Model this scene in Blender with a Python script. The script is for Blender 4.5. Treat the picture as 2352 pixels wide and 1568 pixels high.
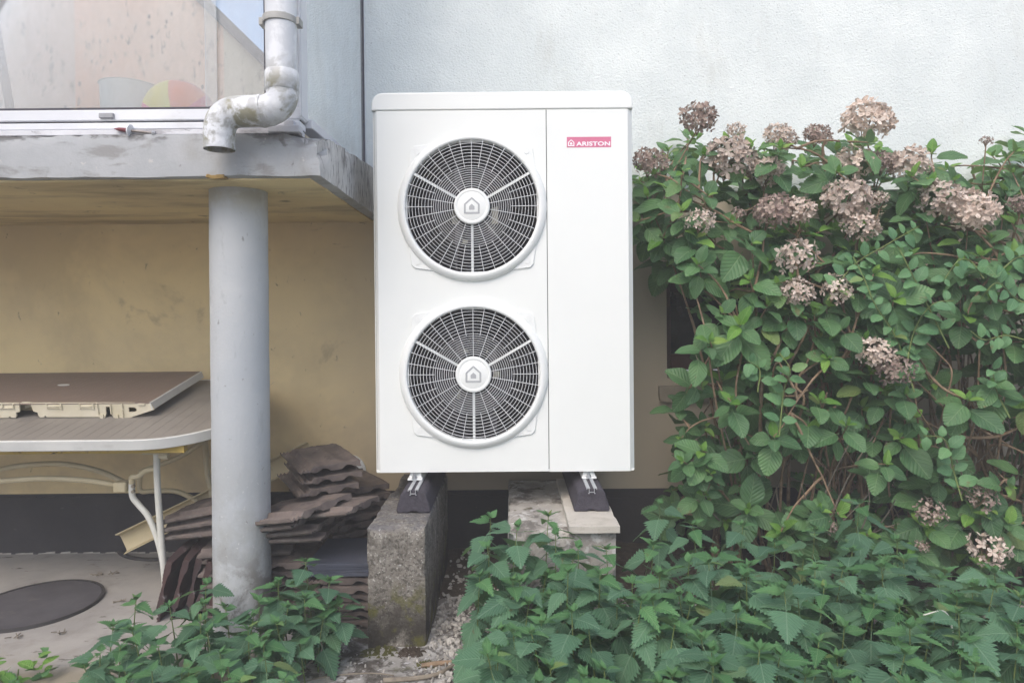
import bpy, bmesh, math, random
from mathutils import Vector, Matrix, Euler, noise
for o in list(bpy.data.objects): bpy.data.objects.remove(o)
S = bpy.context.scene; COL = S.collection
R = math.radians; PI = math.pi
rng = random.Random(7)

# ------------------------------------------------------------ camera
FPX, W0, H0 = 1521.0, 2352.0, 1568.0
cd = bpy.data.cameras.new('camera'); cam = bpy.data.objects.new('camera', cd); COL.objects.link(cam)
cd.sensor_width = 36.0; cd.lens = FPX / W0 * 36.0; cd.clip_start = .05; cd.clip_end = 400
CAM = Vector((0, 0, 1.16)); PITCH, ROLL, CY = .0084, -.0091, 735.0
cd.shift_y = (CY - H0 / 2) / W0
CR = Matrix.Rotation(PI / 2 - PITCH, 3, 'X') @ Matrix.Rotation(ROLL, 3, 'Z')
cam.matrix_world = Matrix.Translation(CAM) @ CR.to_4x4()
S.camera = cam

# ------------------------------------------------------------ daylight
SUN_EL, SUN_AZ = 50, 200
w = bpy.data.worlds.new('World'); S.world = w; w.use_nodes = True
wn = w.node_tree; sky = wn.nodes.new('ShaderNodeTexSky'); sky.sky_type = 'NISHITA'
sky.sun_disc = False; sky.sun_elevation = R(SUN_EL); sky.sun_rotation = R(SUN_AZ)
sky.air_density = 1.0; sky.dust_density = 3.3; sky.ozone_density = 1.0
bgn = wn.nodes['Background']; bgn.inputs[1].default_value = .15
wn.links.new(sky.outputs[0], bgn.inputs[0])
sd = bpy.data.lights.new('sun', 'SUN'); sd.energy = .6; sd.angle = R(40); sd.color = (1, .96, .91)
so = bpy.data.objects.new('sun', sd); COL.objects.link(so)
sdir = Vector((math.sin(R(SUN_AZ)) * math.cos(R(SUN_EL)), math.cos(R(SUN_AZ)) * math.cos(R(SUN_EL)), math.sin(R(SUN_EL))))
so.rotation_euler = sdir.to_track_quat('Z', 'Y').to_euler(); so.location = sdir * 20
S.view_settings.view_transform = 'Standard'; S.view_settings.look = 'None'
S.view_settings.gamma = 1; S.view_settings.use_curve_mapping = False
S.view_settings.exposure = 1.02
S.cycles.max_bounces = 8; S.cycles.transparent_max_bounces = 12

VEIL_DENSITY = .023

# ------------------------------------------------------------ geometry helpers
def ray(x, y):
    return CR @ Vector(((x - W0 / 2) / FPX, -(y - CY) / FPX, -1))
def at(x, y, Y):
    d = ray(x, y); return CAM + d * ((Y - CAM.y) / d.y)
def on_z(x, y, z):
    d = ray(x, y); return CAM + d * ((z - CAM.z) / d.z)

class MB:
    def __init__(s): s.v = []; s.f = []; s.m = []; s.uv = None
    def add(s, vs, fs, mi=0):
        b = len(s.v); s.v += [Vector(v) for v in vs]
        s.f += [tuple(b + i for i in f) for f in fs]; s.m += [mi] * len(fs); return s
    def box(s, lo, hi, mi=0, M=None):
        x0, y0, z0 = lo; x1, y1, z1 = hi
        vs = [Vector(p) for p in ((x0,y0,z0),(x1,y0,z0),(x1,y1,z0),(x0,y1,z0),(x0,y0,z1),(x1,y0,z1),(x1,y1,z1),(x0,y1,z1))]
        if M: vs = [M @ v for v in vs]
        return s.add(vs, [(0,3,2,1),(4,5,6,7),(0,1,5,4),(1,2,6,5),(2,3,7,6),(3,0,4,7)], mi)
    def tube(s, pts, r, n=8, mi=0, caps=True):
        pts = [Vector(p) for p in pts]; k = len(pts)
        rs = r if isinstance(r, (list, tuple)) else [r] * k
        vs = []; t0 = (pts[1] - pts[0]).normalized()
        a = t0.orthogonal().normalized()
        for i, p in enumerate(pts):
            t = (pts[min(i + 1, k - 1)] - pts[max(i - 1, 0)]).normalized()
            a = (a - t * a.dot(t)); a = a.normalized() if a.length > 1e-6 else t.orthogonal().normalized()
            b = t.cross(a)
            vs += [p + (a * math.cos(2 * PI * j / n) + b * math.sin(2 * PI * j / n)) * rs[i] for j in range(n)]
        fs = [(i*n+j, i*n+(j+1)%n, (i+1)*n+(j+1)%n, (i+1)*n+j) for i in range(k-1) for j in range(n)]
        if caps: fs += [tuple(range(n))[::-1], tuple((k-1)*n + j for j in range(n))]
        return s.add(vs, fs, mi)
    def lathe(s, prof, c, axis='Y', n=48, mi=0, close=False):
        # prof: (r, h) pairs; axis Y: h runs along +Y
        vs = []
        for r, h in prof:
            for j in range(n):
                q = 2 * PI * j / n; u, v_ = r * math.cos(q), r * math.sin(q)
                vs.append(Vector(c) + (Vector((u, h, v_)) if axis == 'Y' else Vector((u, v_, h))))
        k = len(prof); fs = []
        for i in range(k - 1 + (1 if close else 0)):
            for j in range(n):
                i2 = (i + 1) % k
                fs.append((i*n+j, i*n+(j+1)%n, i2*n+(j+1)%n, i2*n+j))
        if not close:
            if prof[0][0] > 1e-6: fs.append(tuple(range(n)))
            if prof[-1][0] > 1e-6: fs.append(tuple((k-1)*n+j for j in range(n)))
        return s.add(vs, fs, mi)
    def prism(s, poly, d, mi=0):
        # poly: list of 3D points (planar); d: extrusion vector
        k = len(poly); d = Vector(d); vs = [Vector(p) for p in poly] + [Vector(p) + d for p in poly]
        return s.add(vs, [tuple(range(k))[::-1], tuple(range(k, 2*k))] + [(i, (i+1)%k, (i+1)%k+k, i+k) for i in range(k)], mi)
    def mesh(s, name, org=(0, 0, 0), smooth=False):
        me = bpy.data.meshes.new(name); o = Vector(org)
        me.from_pydata([v - o for v in s.v], [], s.f)
        me.polygons.foreach_set('material_index', s.m)
        if smooth: me.polygons.foreach_set('use_smooth', [True] * len(s.f))
        bm = bmesh.new(); bm.from_mesh(me); bmesh.ops.recalc_face_normals(bm, faces=bm.faces); bm.to_mesh(me); bm.free()
        if smooth: me.set_sharp_from_angle(angle=R(40))
        return me

def wloc(o):
    p = Vector(o.location)
    while o.parent: o = o.parent; p += Vector(o.location)
    return p
def link(name, me, mats, parent=None, loc=None, bevel=0, seg=2):
    o = bpy.data.objects.new(name, me); COL.objects.link(o)
    for m in (mats if isinstance(mats, (list, tuple)) else [mats]):
        if m: me.materials.append(m)
    if parent: o.parent = parent
    if loc is not None: o.location = loc
    if bevel:
        b = o.modifiers.new('bevel', 'BEVEL'); b.width = bevel; b.segments = seg; b.limit_method = 'ANGLE'; b.angle_limit = R(35)
        me.polygons.foreach_set('use_smooth', [True] * len(me.polygons)); me.set_sharp_from_angle(angle=R(50))
    return o
def part(name, mb, mats, parent, smooth=False, bevel=0, seg=2, **kw):
    """a mesh written in world coordinates, hung under parent (parents are never rotated when this is used)"""
    o = link(name, mb.mesh(name, wloc(parent), smooth), mats, parent, bevel=bevel, seg=seg)
    for k, v in kw.items(): o[k] = v
    return o
def tag(o, label, cat, group=None, kind=None):
    o['label'] = label
    if cat: o['category'] = cat
    if group: o['group'] = group
    if kind: o['kind'] = kind
    return o
def thing(name, label, cat, loc, group=None):
    o = bpy.data.objects.new(name, None); COL.objects.link(o); o.location = loc
    o.empty_display_size = .05
    return tag(o, label, cat, group)
def single(name, mb, mats, label, cat, org=None, group=None, smooth=False, bevel=0, kind=None):
    if org is None:
        org = sum(mb.v, Vector()) / len(mb.v); org.z = min(v.z for v in mb.v)
    o = link(name, mb.mesh(name, org, smooth), mats, loc=org, bevel=bevel)
    return tag(o, label, cat, group, kind)
def struct(name, mb, mats, label=None, smooth=False):
    o = link(name, mb.mesh(name, (0, 0, 0), smooth), mats); o['kind'] = 'structure'
    if label: o['label'] = label
    return o
def smoothpath(pts, k=6):
    P = [Vector(p) for p in pts]; P = [P[0]*2 - P[1]] + P + [P[-1]*2 - P[-2]]; out = []
    for i in range(1, len(P) - 2):
        for j in range(k):
            t = j / k; a, b, c, d = P[i-1:i+3]
            out.append(.5 * ((2*b) + (c-a)*t + (2*a-5*b+4*c-d)*t*t + (3*b-a-3*c+d)*t**3))
    out.append(P[-2]); return out
def plate(loops, thick, bevel=0.0, res=2):
    """loops: lists of (x, z) - outline and holes; gives a mesh in XZ, front face at y=-thick/2.. via a filled 2D curve"""
    cu = bpy.data.curves.new('tmp', 'CURVE'); cu.dimensions = '2D'; cu.fill_mode = 'BOTH'; cu.extrude = thick / 2 - bevel
    cu.bevel_depth = bevel; cu.bevel_resolution = res; cu.offset = -bevel
    for lp in loops:
        sp = cu.splines.new('POLY'); sp.points.add(len(lp) - 1); sp.use_cyclic_u = True
        for p, q in zip(sp.points, lp): p.co = (q[0], q[1], 0, 1)
    ob = bpy.data.objects.new('tmp', cu); COL.objects.link(ob)
    dg = bpy.context.evaluated_depsgraph_get(); me = bpy.data.meshes.new_from_object(ob.evaluated_get(dg))
    bpy.data.objects.remove(ob); bpy.data.curves.remove(cu)
    me.transform(Matrix.Rotation(PI / 2, 4, 'X')); me.materials.clear()
    me.polygons.foreach_set('use_smooth', [False] * len(me.polygons))
    return me
def textmesh(txt, size, thick, sx=1.0, off=0.0, spacing=1.0):
    cu = bpy.data.curves.new('tmp', 'FONT'); cu.body = txt; cu.size = size; cu.extrude = thick; cu.offset = off
    cu.align_x = 'LEFT'; cu.space_character = spacing
    ob = bpy.data.objects.new('tmp', cu); COL.objects.link(ob)
    dg = bpy.context.evaluated_depsgraph_get(); me = bpy.data.meshes.new_from_object(ob.evaluated_get(dg))
    bpy.data.objects.remove(ob); bpy.data.curves.remove(cu)
    me.transform(Matrix.Rotation(PI / 2, 4, 'X') @ Matrix.Diagonal((sx, 1, 1, 1))); me.materials.clear()
    return me
def circ(cx, cz, r, n=64, a0=0):
    return [(cx + r*math.cos(2*PI*i/n + a0), cz + r*math.sin(2*PI*i/n + a0)) for i in range(n)]
def rrect(x0, z0, x1, z1, r, n=6, corners=(1, 1, 1, 1)):
    out = []
    for k, (cx, cz, a) in enumerate(((x1-r, z1-r, 0), (x0+r, z1-r, 90), (x0+r, z0+r, 180), (x1-r, z0+r, 270))):
        if corners[k]:
            out += [(cx + r*math.cos(R(a + 90*i/n)), cz + r*math.sin(R(a + 90*i/n))) for i in range(n+1)]
        else:
            out.append((x1 if k in (0, 3) else x0, z1 if k < 2 else z0))
    return out
def roughbox(lo, hi, step, amp, sc=9, seed=0, M=None, edge=0.0):
    """box of small faces, surface pushed in and out by noise, corners worn"""
    lo, hi = Vector(lo), Vector(hi); d = hi - lo; n = [max(1, int(round(c / step))) for c in d]
    mb = MB(); idx = {}
    def vid(i, j, k):
        key = (i, j, k)
        if key in idx: return idx[key]
        p = Vector((lo.x + d.x*i/n[0], lo.y + d.y*j/n[1], lo.z + d.z*k/n[2]))
        q = p * sc + Vector((seed, seed*2.3, 0)); p = p + noise.noise_vector(q) * amp + noise.noise_vector(q*3.1) * amp * .4
        onb = [(i in (0, n[0])), (j in (0, n[1])), (k in (0, n[2]))]
        if sum(onb) >= 2 and edge:
            c = (lo + hi) / 2; e = edge * (.25 + max(0, noise.noise(q * 1.7)) * 2.2)
            for ax in range(3):
                if onb[ax]: p[ax] += math.copysign(e, c[ax] - p[ax])
        idx[key] = len(mb.v); mb.v.append(M @ p if M else p); return idx[key]
    def quad(*a): mb.f.append(tuple(vid(*q) for q in a)); mb.m.append(0)
    for i in range(n[0]):
        for j in range(n[1]):
            quad((i,j,0),(i,j+1,0),(i+1,j+1,0),(i+1,j,0)); quad((i,j,n[2]),(i+1,j,n[2]),(i+1,j+1,n[2]),(i,j+1,n[2]))
        for k in range(n[2]):
            quad((i,0,k),(i+1,0,k),(i+1,0,k+1),(i,0,k+1)); quad((i,n[1],k),(i,n[1],k+1),(i+1,n[1],k+1),(i+1,n[1],k))
    for j in range(n[1]):
        for k in range(n[2]):
            quad((0,j,k),(0,j,k+1),(0,j+1,k+1),(0,j+1,k)); quad((n[0],j,k),(n[0],j+1,k),(n[0],j+1,k+1),(n[0],j,k+1))
    return mb

# ------------------------------------------------------------ materials
class NT:
    def __init__(s, name):
        s.m = bpy.data.materials.new(name); s.m.use_nodes = True; s.t = s.m.node_tree
        s.b = s.t.nodes['Principled BSDF']; s.out = s.t.nodes['Material Output']
    def n(s, ty, ins=None, **kw):
        nd = s.t.nodes.new(ty)
        for k, v in kw.items(): setattr(nd, k, v)
        for k, v in (ins or {}).items():
            if isinstance(v, bpy.types.NodeSocket): s.t.links.new(v, nd.inputs[k])
            else: nd.inputs[k].default_value = v
        return nd
    def l(s, a, b): s.t.links.new(a, b)
    def math(s, op, a, b=0.0, c=0.0):
        nd = s.n('ShaderNodeMath', {0: a, 1: b, 2: c}, operation=op); return nd.outputs[0]
    def smooth(s, v, lo, hi):
        return s.n('ShaderNodeMapRange', {0: v, 1: lo, 2: hi, 3: 0.0, 4: 1.0}, interpolation_type='SMOOTHSTEP').outputs[0]
    def mix(s, f, a, b):
        nd = s.n('ShaderNodeMix', data_type='RGBA'); 
        for i, v in ((0, f), (6, a), (7, b)):
            if isinstance(v, bpy.types.NodeSocket): s.l(v, nd.inputs[i])
            else: nd.inputs[i].default_value = (*v, 1) if i > 0 and len(v) == 3 else v
        return nd.outputs[2]
    def pos(s, world=True, scale=(1, 1, 1), off=(0, 0, 0), rand=False):
        c = s.n('ShaderNodeNewGeometry').outputs['Position'] if world else s.n('ShaderNodeTexCoord').outputs['Object']
        mp = s.n('ShaderNodeMapping', {0: c, 1: off, 3: scale})
        if rand:
            r = s.n('ShaderNodeObjectInfo').outputs['Random']
            cb = s.n('ShaderNodeCombineXYZ', {0: s.math('MULTIPLY', r, 37.0), 1: s.math('MULTIPLY', r, 91.0), 2: s.math('MULTIPLY', r, 53.0)})
            s.l(cb.outputs[0], mp.inputs[1])
        return mp.outputs[0]
    def noise(s, vec, scale, detail=5, rough=.6, dist=0.0):
        return s.n('ShaderNodeTexNoise', {'Vector': vec, 'Scale': scale, 'Detail': detail, 'Roughness': rough, 'Distortion': dist}).outputs[0]
    def voro(s, vec, scale, out=0, feature='F1', rnd=1.0):
        return s.n('ShaderNodeTexVoronoi', {'Vector': vec, 'Scale': scale, 'Randomness': rnd}, feature=feature).outputs[out]
def lin(h):
    if isinstance(h, str):
        c = [int(h[i:i+2], 16) / 255 for i in (0, 2, 4)]
        return tuple(x / 12.92 if x <= .04045 else ((x + .055) / 1.055) ** 2.4 for x in c)
    return h
def surf(name, c1, c2, scale=6, rough=.7, bump=(), spots=(), world=True, rand=0.0, metal=0, spec=.4, lo=.3, hi=.7, coat=0, stretch=(1,1,1)):
    """two-tone noise colour, stains with their own shape, fine relief"""
    N = NT(name); p = N.pos(world, stretch, rand=(rand > 0)); c1, c2 = lin(c1), lin(c2)
    col = N.mix(N.smooth(N.noise(p, scale, 6, .62), lo, hi), c1, c2)
    if rand > 0:
        r = N.n('ShaderNodeObjectInfo').outputs['Random']
        hs = N.n('ShaderNodeHueSaturation', {'Color': col, 'Value': N.math('MULTIPLY_ADD', r, rand * 2, 1 - rand)}); col = hs.outputs[0]
    for sp in spots:
        c, sc, a, b, amt = sp[:5]; st = sp[5] if len(sp) > 5 else (1, 1, 1)
        v = N.smooth(N.noise(N.pos(world, st, off=(sc*.37, sc*.11, sc*.7)), sc, 5, .65, .3), a, b)
        if len(sp) > 6:     # a patch that fills only part of the height or width: axis, from, to
            for ax, m0, m1 in sp[6:]:
                sx = N.n('ShaderNodeSeparateXYZ', {0: N.pos(world)}).outputs['XYZ'.index(ax)]
                v = N.math('MULTIPLY', v, N.smooth(sx, m0, m1) if m1 > m0 else N.math('SUBTRACT', 1.0, N.smooth(sx, m1, m0)))
        col = N.mix(N.math('MULTIPLY', v, amt), col, lin(c))
    N.l(col, N.b.inputs['Base Color']); N.b.inputs['Roughness'].default_value = rough
    N.b.inputs['Metallic'].default_value = metal; N.b.inputs['Specular IOR Level'].default_value = spec
    if coat: N.b.inputs['Coat Weight'].default_value = coat
    prev = None
    for kind, sc, st, dist in bump:
        h = N.noise(p, sc, 6, .65) if kind == 'n' else N.voro(p, sc, 0)
        b = N.n('ShaderNodeBump', {'Height': h, 'Strength': st, 'Distance': dist})
        if prev: N.l(prev, b.inputs['Normal'])
        prev = b.outputs[0]
    if prev: N.l(prev, N.b.inputs['Normal'])
    return N.m

M = {}
# upper roughcast: white, pitted
def roughcast():
    N = NT('white_roughcast'); p = N.pos(True)
    base = N.mix(N.smooth(N.noise(p, 2.2, 5), .35, .7), lin('d3dad9'), lin('e0e6e4'))
    pit = N.smooth(N.voro(N.pos(True, (1, 1, 1.5)), 70), .26, .10)
    sel = N.smooth(N.noise(p, 34, 3), .46, .60)
    base = N.mix(N.math('MULTIPLY', N.math('MULTIPLY', pit, sel), .55), base, lin('6f7478'))
    st = N.smooth(N.noise(N.pos(True, (1.6, 1, .45)), 2.6, 6, .7), .52, .72); base = N.mix(N.math('MULTIPLY', st, .28), base, lin('b3b4ac'))
    N.l(base, N.b.inputs['Base Color']); N.b.inputs['Roughness'].default_value = .85; N.b.inputs['Specular IOR Level'].default_value = .2
    h1 = N.noise(N.pos(True, (1, 1, 1.25)), 130, 3, .6); h2 = N.voro(p, 95)
    b1 = N.n('ShaderNodeBump', {'Height': h1, 'Strength': .7, 'Distance': .005})
    b2 = N.n('ShaderNodeBump', {'Height': h2, 'Strength': .35, 'Distance': .004, 'Normal': b1.outputs[0]})
    N.l(b2.outputs[0], N.b.inputs['Normal']); return N.m
M['roughcast'] = roughcast()
M['lower_wall'] = surf('ochre_painted_render', 'ecd6a2', 'dcc89e', 1.1, .8, [('n', 35, .25, .003)],
    [('bba982', 1.6, .42, .66, .45), ('8d7a58', 60, .66, .72, .4), ('7a694e', 3.2, .62, .72, .35), ('6b5f4c', 26, .66, .72, .6, (1, 1, .5)), ('b0a084', 1.3, .35, .6, .7, (1, 1, 1), ('Z', 1.0, .40)),
     ('b8ad9a', .9, .1, .4, 1.0, (1, 1, 1), ('X', -1.1, .1)), ('5a4b3c', 5, .6, .66, .8, (.6, 1, 2.2), ('Z', 1.45, 1.56), ('X', -1.0, -.85))])
M['ceiling'] = surf('ochre_soffit_paint', 'e4d3a2', 'd4c194', 1.6, .8, [('n', 30, .2, .003)],
    [('8c7c60', 2.5, .45, .7, .6, (.5, 2, 1)), ('5d5346', 9, .62, .7, .6)])
M['plinth'] = surf('black_bitumen_paint', '2f2d30', '3c393b', 5, .8, [('n', 60, .4, .003)], [('6a6662', 30, .68, .74, .5)])
M['slab'] = surf('grey_weathered_concrete', 'a0a3a5', 'afb1b2', 4, .85, [('n', 28, .5, .004), ('n', 120, .3, .002)],
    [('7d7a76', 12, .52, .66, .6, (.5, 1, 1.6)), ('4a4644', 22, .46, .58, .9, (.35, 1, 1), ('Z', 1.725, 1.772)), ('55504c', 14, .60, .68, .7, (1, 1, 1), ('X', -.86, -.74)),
     ('8f8b84', 3, .55, .7, .5), ('6f6b66', 5, .60, .68, .5, (1, 1, .5)), ('c6c3bc', 30, .64, .70, .6), ('77736f', 40, .66, .70, .6, (1, 1, .8))])
M['slab_side'] = surf('black_streaked_concrete', 'cac9c6', 'b5b3b0', 5, .9, [('n', 28, .5, .004)],
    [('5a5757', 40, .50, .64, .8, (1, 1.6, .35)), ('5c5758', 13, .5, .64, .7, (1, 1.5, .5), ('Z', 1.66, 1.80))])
M['column'] = surf('pale_grey_painted_plaster', 'a9aeb2', 'b4b7b8', 2.5, .7, [('n', 30, .35, .004), ('v', 85, .25, .002)],
    [('8d8b84', 5, .35, .62, .8, (1, 1, .7), ('Z', .85, .1)), ('d6d6d4', 75, .64, .7, .7, (1, 1, 1), ('Z', 1.0, .35)),
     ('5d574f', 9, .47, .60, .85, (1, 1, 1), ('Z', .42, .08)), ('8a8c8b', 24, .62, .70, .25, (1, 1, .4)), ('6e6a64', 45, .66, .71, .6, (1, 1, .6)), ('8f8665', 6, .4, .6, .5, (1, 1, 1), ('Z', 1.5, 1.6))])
M['patio'] = surf('grey_patio_concrete', '8f8c88', 'a6a29c', 2.2, .9, [('n', 60, .35, .003)],
    [('7b766e', 5, .5, .68, .5), ('4a443e', 16, .62, .68, .8, (.45, 1.4, 1)), ('8b8372', 3, .35, .6, .9, (1, 1, 1), ('Y', 2.38, 2.18)),
     ('3e3935', 45, .69, .74, .8)])
M['ground'] = surf('stony_earth', '5a544c', '85817b', 3.2, .95, [('n', 50, .6, .01), ('v', 40, .4, .006)],
    [('b0aeab', 16, .5, .6, .8), ('3a342e', 7, .52, .64, .85), ('3d3f26', 11, .6, .68, .6)])
M['pathcrete'] = surf('broken_path_concrete', '8c8984', 'a9a8a6', 6, .95, [('n', 70, .6, .005), ('v', 60, .4, .004)],
    [('46403a', 7, .47, .6, .9), ('3a352f', 24, .5, .6, .8), ('4c4c2e', 9, .6, .68, .7), ('c4c4c6', 38, .58, .66, .7)])
def block_mat(name, a, b, moss):
    return surf(name, a, b, 14, .95, [('n', 60, .7, .006), ('v', 110, .5, .003)],
        [('c4c3bc', 120, .58, .66, .8), ('3f3a34', 90, .50, .60, .7), ('45403a', 18, .52, .66, .6), ('b5b2aa', 6, .64, .7, .7),
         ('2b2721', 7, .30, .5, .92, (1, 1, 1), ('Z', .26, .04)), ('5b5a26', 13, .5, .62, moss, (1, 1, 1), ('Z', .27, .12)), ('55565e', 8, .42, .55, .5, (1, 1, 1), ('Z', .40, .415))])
M['block'] = block_mat('lichened_concrete_block', '6f6a62', '8a867e', .75)
M['blockr'] = surf('flaking_limewashed_concrete', '8d8983', 'b0aca4', 8, .95, [('n', 60, .7, .006), ('v', 90, .4, .003)],
    [('4a453f', 9, .5, .62, .7), ('cfcfcc', 22, .55, .66, .6), ('4c4628', 13, .6, .68, .8)])
M['paver'] = surf('pale_new_paver', 'b1aca2', 'bdb8ae', 7, .9, [('n', 120, .5, .002)], [('8b8578', 9, .5, .66, .4), ('6b6457', 50, .62, .7, .5)])
M['upvc'] = surf('white_window_frame', 'd3d5d9', 'dfe1e4', 3, .45, [], [('8d8d8c', 30, .66, .74, .4, (.4, 1, 1)), ('a7a39c', 5, .6, .75, .3)])
M['sillstrip'] = surf('grimy_white_sill', 'c2c2c6', 'd6d7da', 4, .6, [('n', 60, .3, .002)], [('8b888a', 9, .52, .66, .7, (.5, 1, 1)), ('4a4850', 34, .66, .72, .8, (.5, 1, 1))])
M['gasket'] = surf('dark_gasket', '3b3a44', '4e4b50', 20, .7, [], [('6d6652', 20, .6, .7, .7)])
M['pipe'] = surf('weathered_white_pvc', 'd4d7da', 'dcdee0', 3, .4, [('n', 90, .15, .001)],
    [('8c8b84', 17, .47, .6, .75, (1, 1, 1), ('Z', 2.03, 1.90)), ('85826a', 13, .46, .57, .9, (1, 1, 1), ('Z', 1.95, 1.87)), ('b9bcc0', 11, .45, .55, .5), ('8a8986', 16, .66, .72, .6)])
M['clamp'] = surf('grey_dirty_bracket', '9b9b97', 'aeada8', 20, .7, [('n', 80, .4, .002)])
M['white'] = surf('white_powder_coat', 'e1e4e1', 'e3e6e3', 2, .42, [], spec=.5)
M['white2'] = surf('white_moulded_plastic', 'e2e5e3', 'e4e7e5', 2, .38, [], spec=.5)
M['seam'] = surf('seam_shadow_gap', '55585a', '5c5f60', 5, .8)
M['grille'] = surf('white_grille_wire', 'cdd0d2', 'd2d5d6', 3, .5)
M['greylogo'] = surf('grey_print', 'a2a5a8', 'a8abad', 3, .5)
M['pink'] = surf('faded_red_sticker', 'cf7393', 'c9708c', 12, .5)
M['whiteprint'] = surf('white_print', 'eceaee', 'f0eef2', 3, .5)
def coil():
    N = NT('dark_coil_fins'); p = N.pos(True)
    x = N.n('ShaderNodeSeparateXYZ', {0: p}).outputs[0]; s = N.math('SINE', N.math('MULTIPLY', x, 900.0))
    N.l(N.mix(N.smooth(s, -.4, .9), lin('1b1a1d'), lin('29272b')), N.b.inputs['Base Color']); N.b.inputs['Roughness'].default_value = .5; 
    return N.m
M['coil'] = coil()
M['fan'] = surf('dark_glossy_fan_plastic', '29272c', '302e33', 4, .5, spec=.2)
M['cavity'] = surf('dark_cabinet_interior', '2e2c2f', '353236', 4, .6)
M['bracket'] = surf('pale_zinc_bracket', '9b9989', 'a9a798', 8, .4)
M['motor'] = surf('dull_motor_steel', '57555a', '646267', 8, .6)
M['galv'] = surf('bright_galvanised_steel', 'b9bcc0', 'c6c9cc', 40, .3, [('n', 90, .1, .001)], metal=.85)
M['alu'] = surf('aluminium_rail', 'bcbfc2', 'cacccf', 20, .38, metal=.6)
M['rubber'] = surf('black_recycled_rubber', '38353c', '45424a', 60, .85, [('n', 160, .5, .002), ('v', 130, .5, .002)], [('5b5863', 30, .6, .72, .4)])
M['tabletop'] = surf('grey_ribbed_table_plastic', '7f7a74', '8b867f', 4, .6, [('n', 50, .15, .001)], [('8f8b86', 8, .58, .7, .3)])
M['leaftop'] = surf('brown_grey_leaf_plastic', '75675e', '7f7067', 3, .6, [], [('8f8276', 6, .6, .7, .3)])
M['tablewhite'] = surf('aged_white_plastic', 'bfc0bd', 'cccdc9', 8, .5, [], [('96938a', 14, .62, .72, .4, (.4, 1, 1))])
M['cream'] = surf('yellowed_cream_plastic', 'c9c1a8', 'd6cfba', 9, .5, [], [('6d6350', 30, .66, .72, .5)])
M['creamy'] = surf('cream_enamel_tube', 'b4a684', 'c6bb9c', 5, .45, [], [('6f624a', 38, .66, .72, .6)])
M['whitetube'] = surf('white_enamel_tube', 'c3c3ba', 'd1d1ca', 8, .4, [], [('7c776a', 40, .68, .73, .6)])
M['yellowbeam'] = surf('yellowed_underframe', 'b59a4c', 'c0a75d', 12, .6, [], [('2c271d', 32, .56, .62, .9, (.6, 1, 1), ('X', -1.35, -1.75))])
M['gutter'] = surf('cream_gutter_plastic', 'bfb08a', 'cabd9b', 4, .5, [], [('8d8065', 12, .62, .72, .4)])
M['hose'] = surf('black_hose_rubber', '302e2e', '3c3938', 40, .6)
M['iron'] = surf('dark_cast_iron', '474549', '525053', 14, .7, [('n', 80, .35, .002)], [('6b665f', 20, .6, .7, .4)])
M['earth'] = surf('dark_soil', '3b332b', '4c4238', 30, 1, [('n', 60, 1, .01)])
tile_sp = [('7f7b78', 8, .55, .68, .6), ('2b2728', 13, .55, .68, .6), ('6d3a33', 20, .68, .74, .8), ('b9b8b8', 50, .7, .75, .6)]
M['tile'] = surf('dark_brown_roof_tile', '554d4a', '6f645d', 14, .8, [('n', 60, .5, .003)], tile_sp, world=False, rand=.14)
M['redtile'] = surf('red_brown_roof_tile', '3d3233', '523a38', 7, .75, [('n', 60, .5, .003)], [('8a8688', 18, .58, .66, .7, (1, .3, 1)), ('2b2325', 9, .5, .66, .6)], world=False, rand=.1)
M['slate'] = surf('blue_grey_slate', '474b57', '535765', 4, .5, [('n', 40, .2, .002)], [('6c6f78', 12, .6, .72, .4)], world=False, rand=.08)
M['bark'] = surf('tan_hydrangea_cane', '73604a', '96806a', 30, .85, [('n', 120, .4, .002)], [('c9b9a0', 40, .64, .7, .6), ('3c3128', 18, .55, .66, .6)])
M['twig'] = surf('grey_dry_twig', '6f675c', '8c8375', 30, .9, [('n', 90, .5, .002)])
M['netstem'] = surf('green_nettle_stem', '5b6b38', '75834a', 20, .7)
M['stone'] = surf('pale_chippings', '8f8b84', 'b9b6b0', 22, .9, [('n', 120, .4, .002)], [('6d6861', 30, .55, .66, .6)])
M['moss'] = surf('olive_moss', '3b3a1d', '55552b', 60, 1, [('n', 150, 1, .006)])
M['brownwood'] = surf('red_brown_window_wood', '4a302b', '5a3a33', 12, .6)
M['darkglass'] = surf('dark_window_glass', '1d1c22', '222128', 3, .12, spec=.6)
M['sillstone'] = surf('beige_sill_stone', '8f8678', '9c9384', 12, .9, [('n', 60, .4, .002)])
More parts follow.
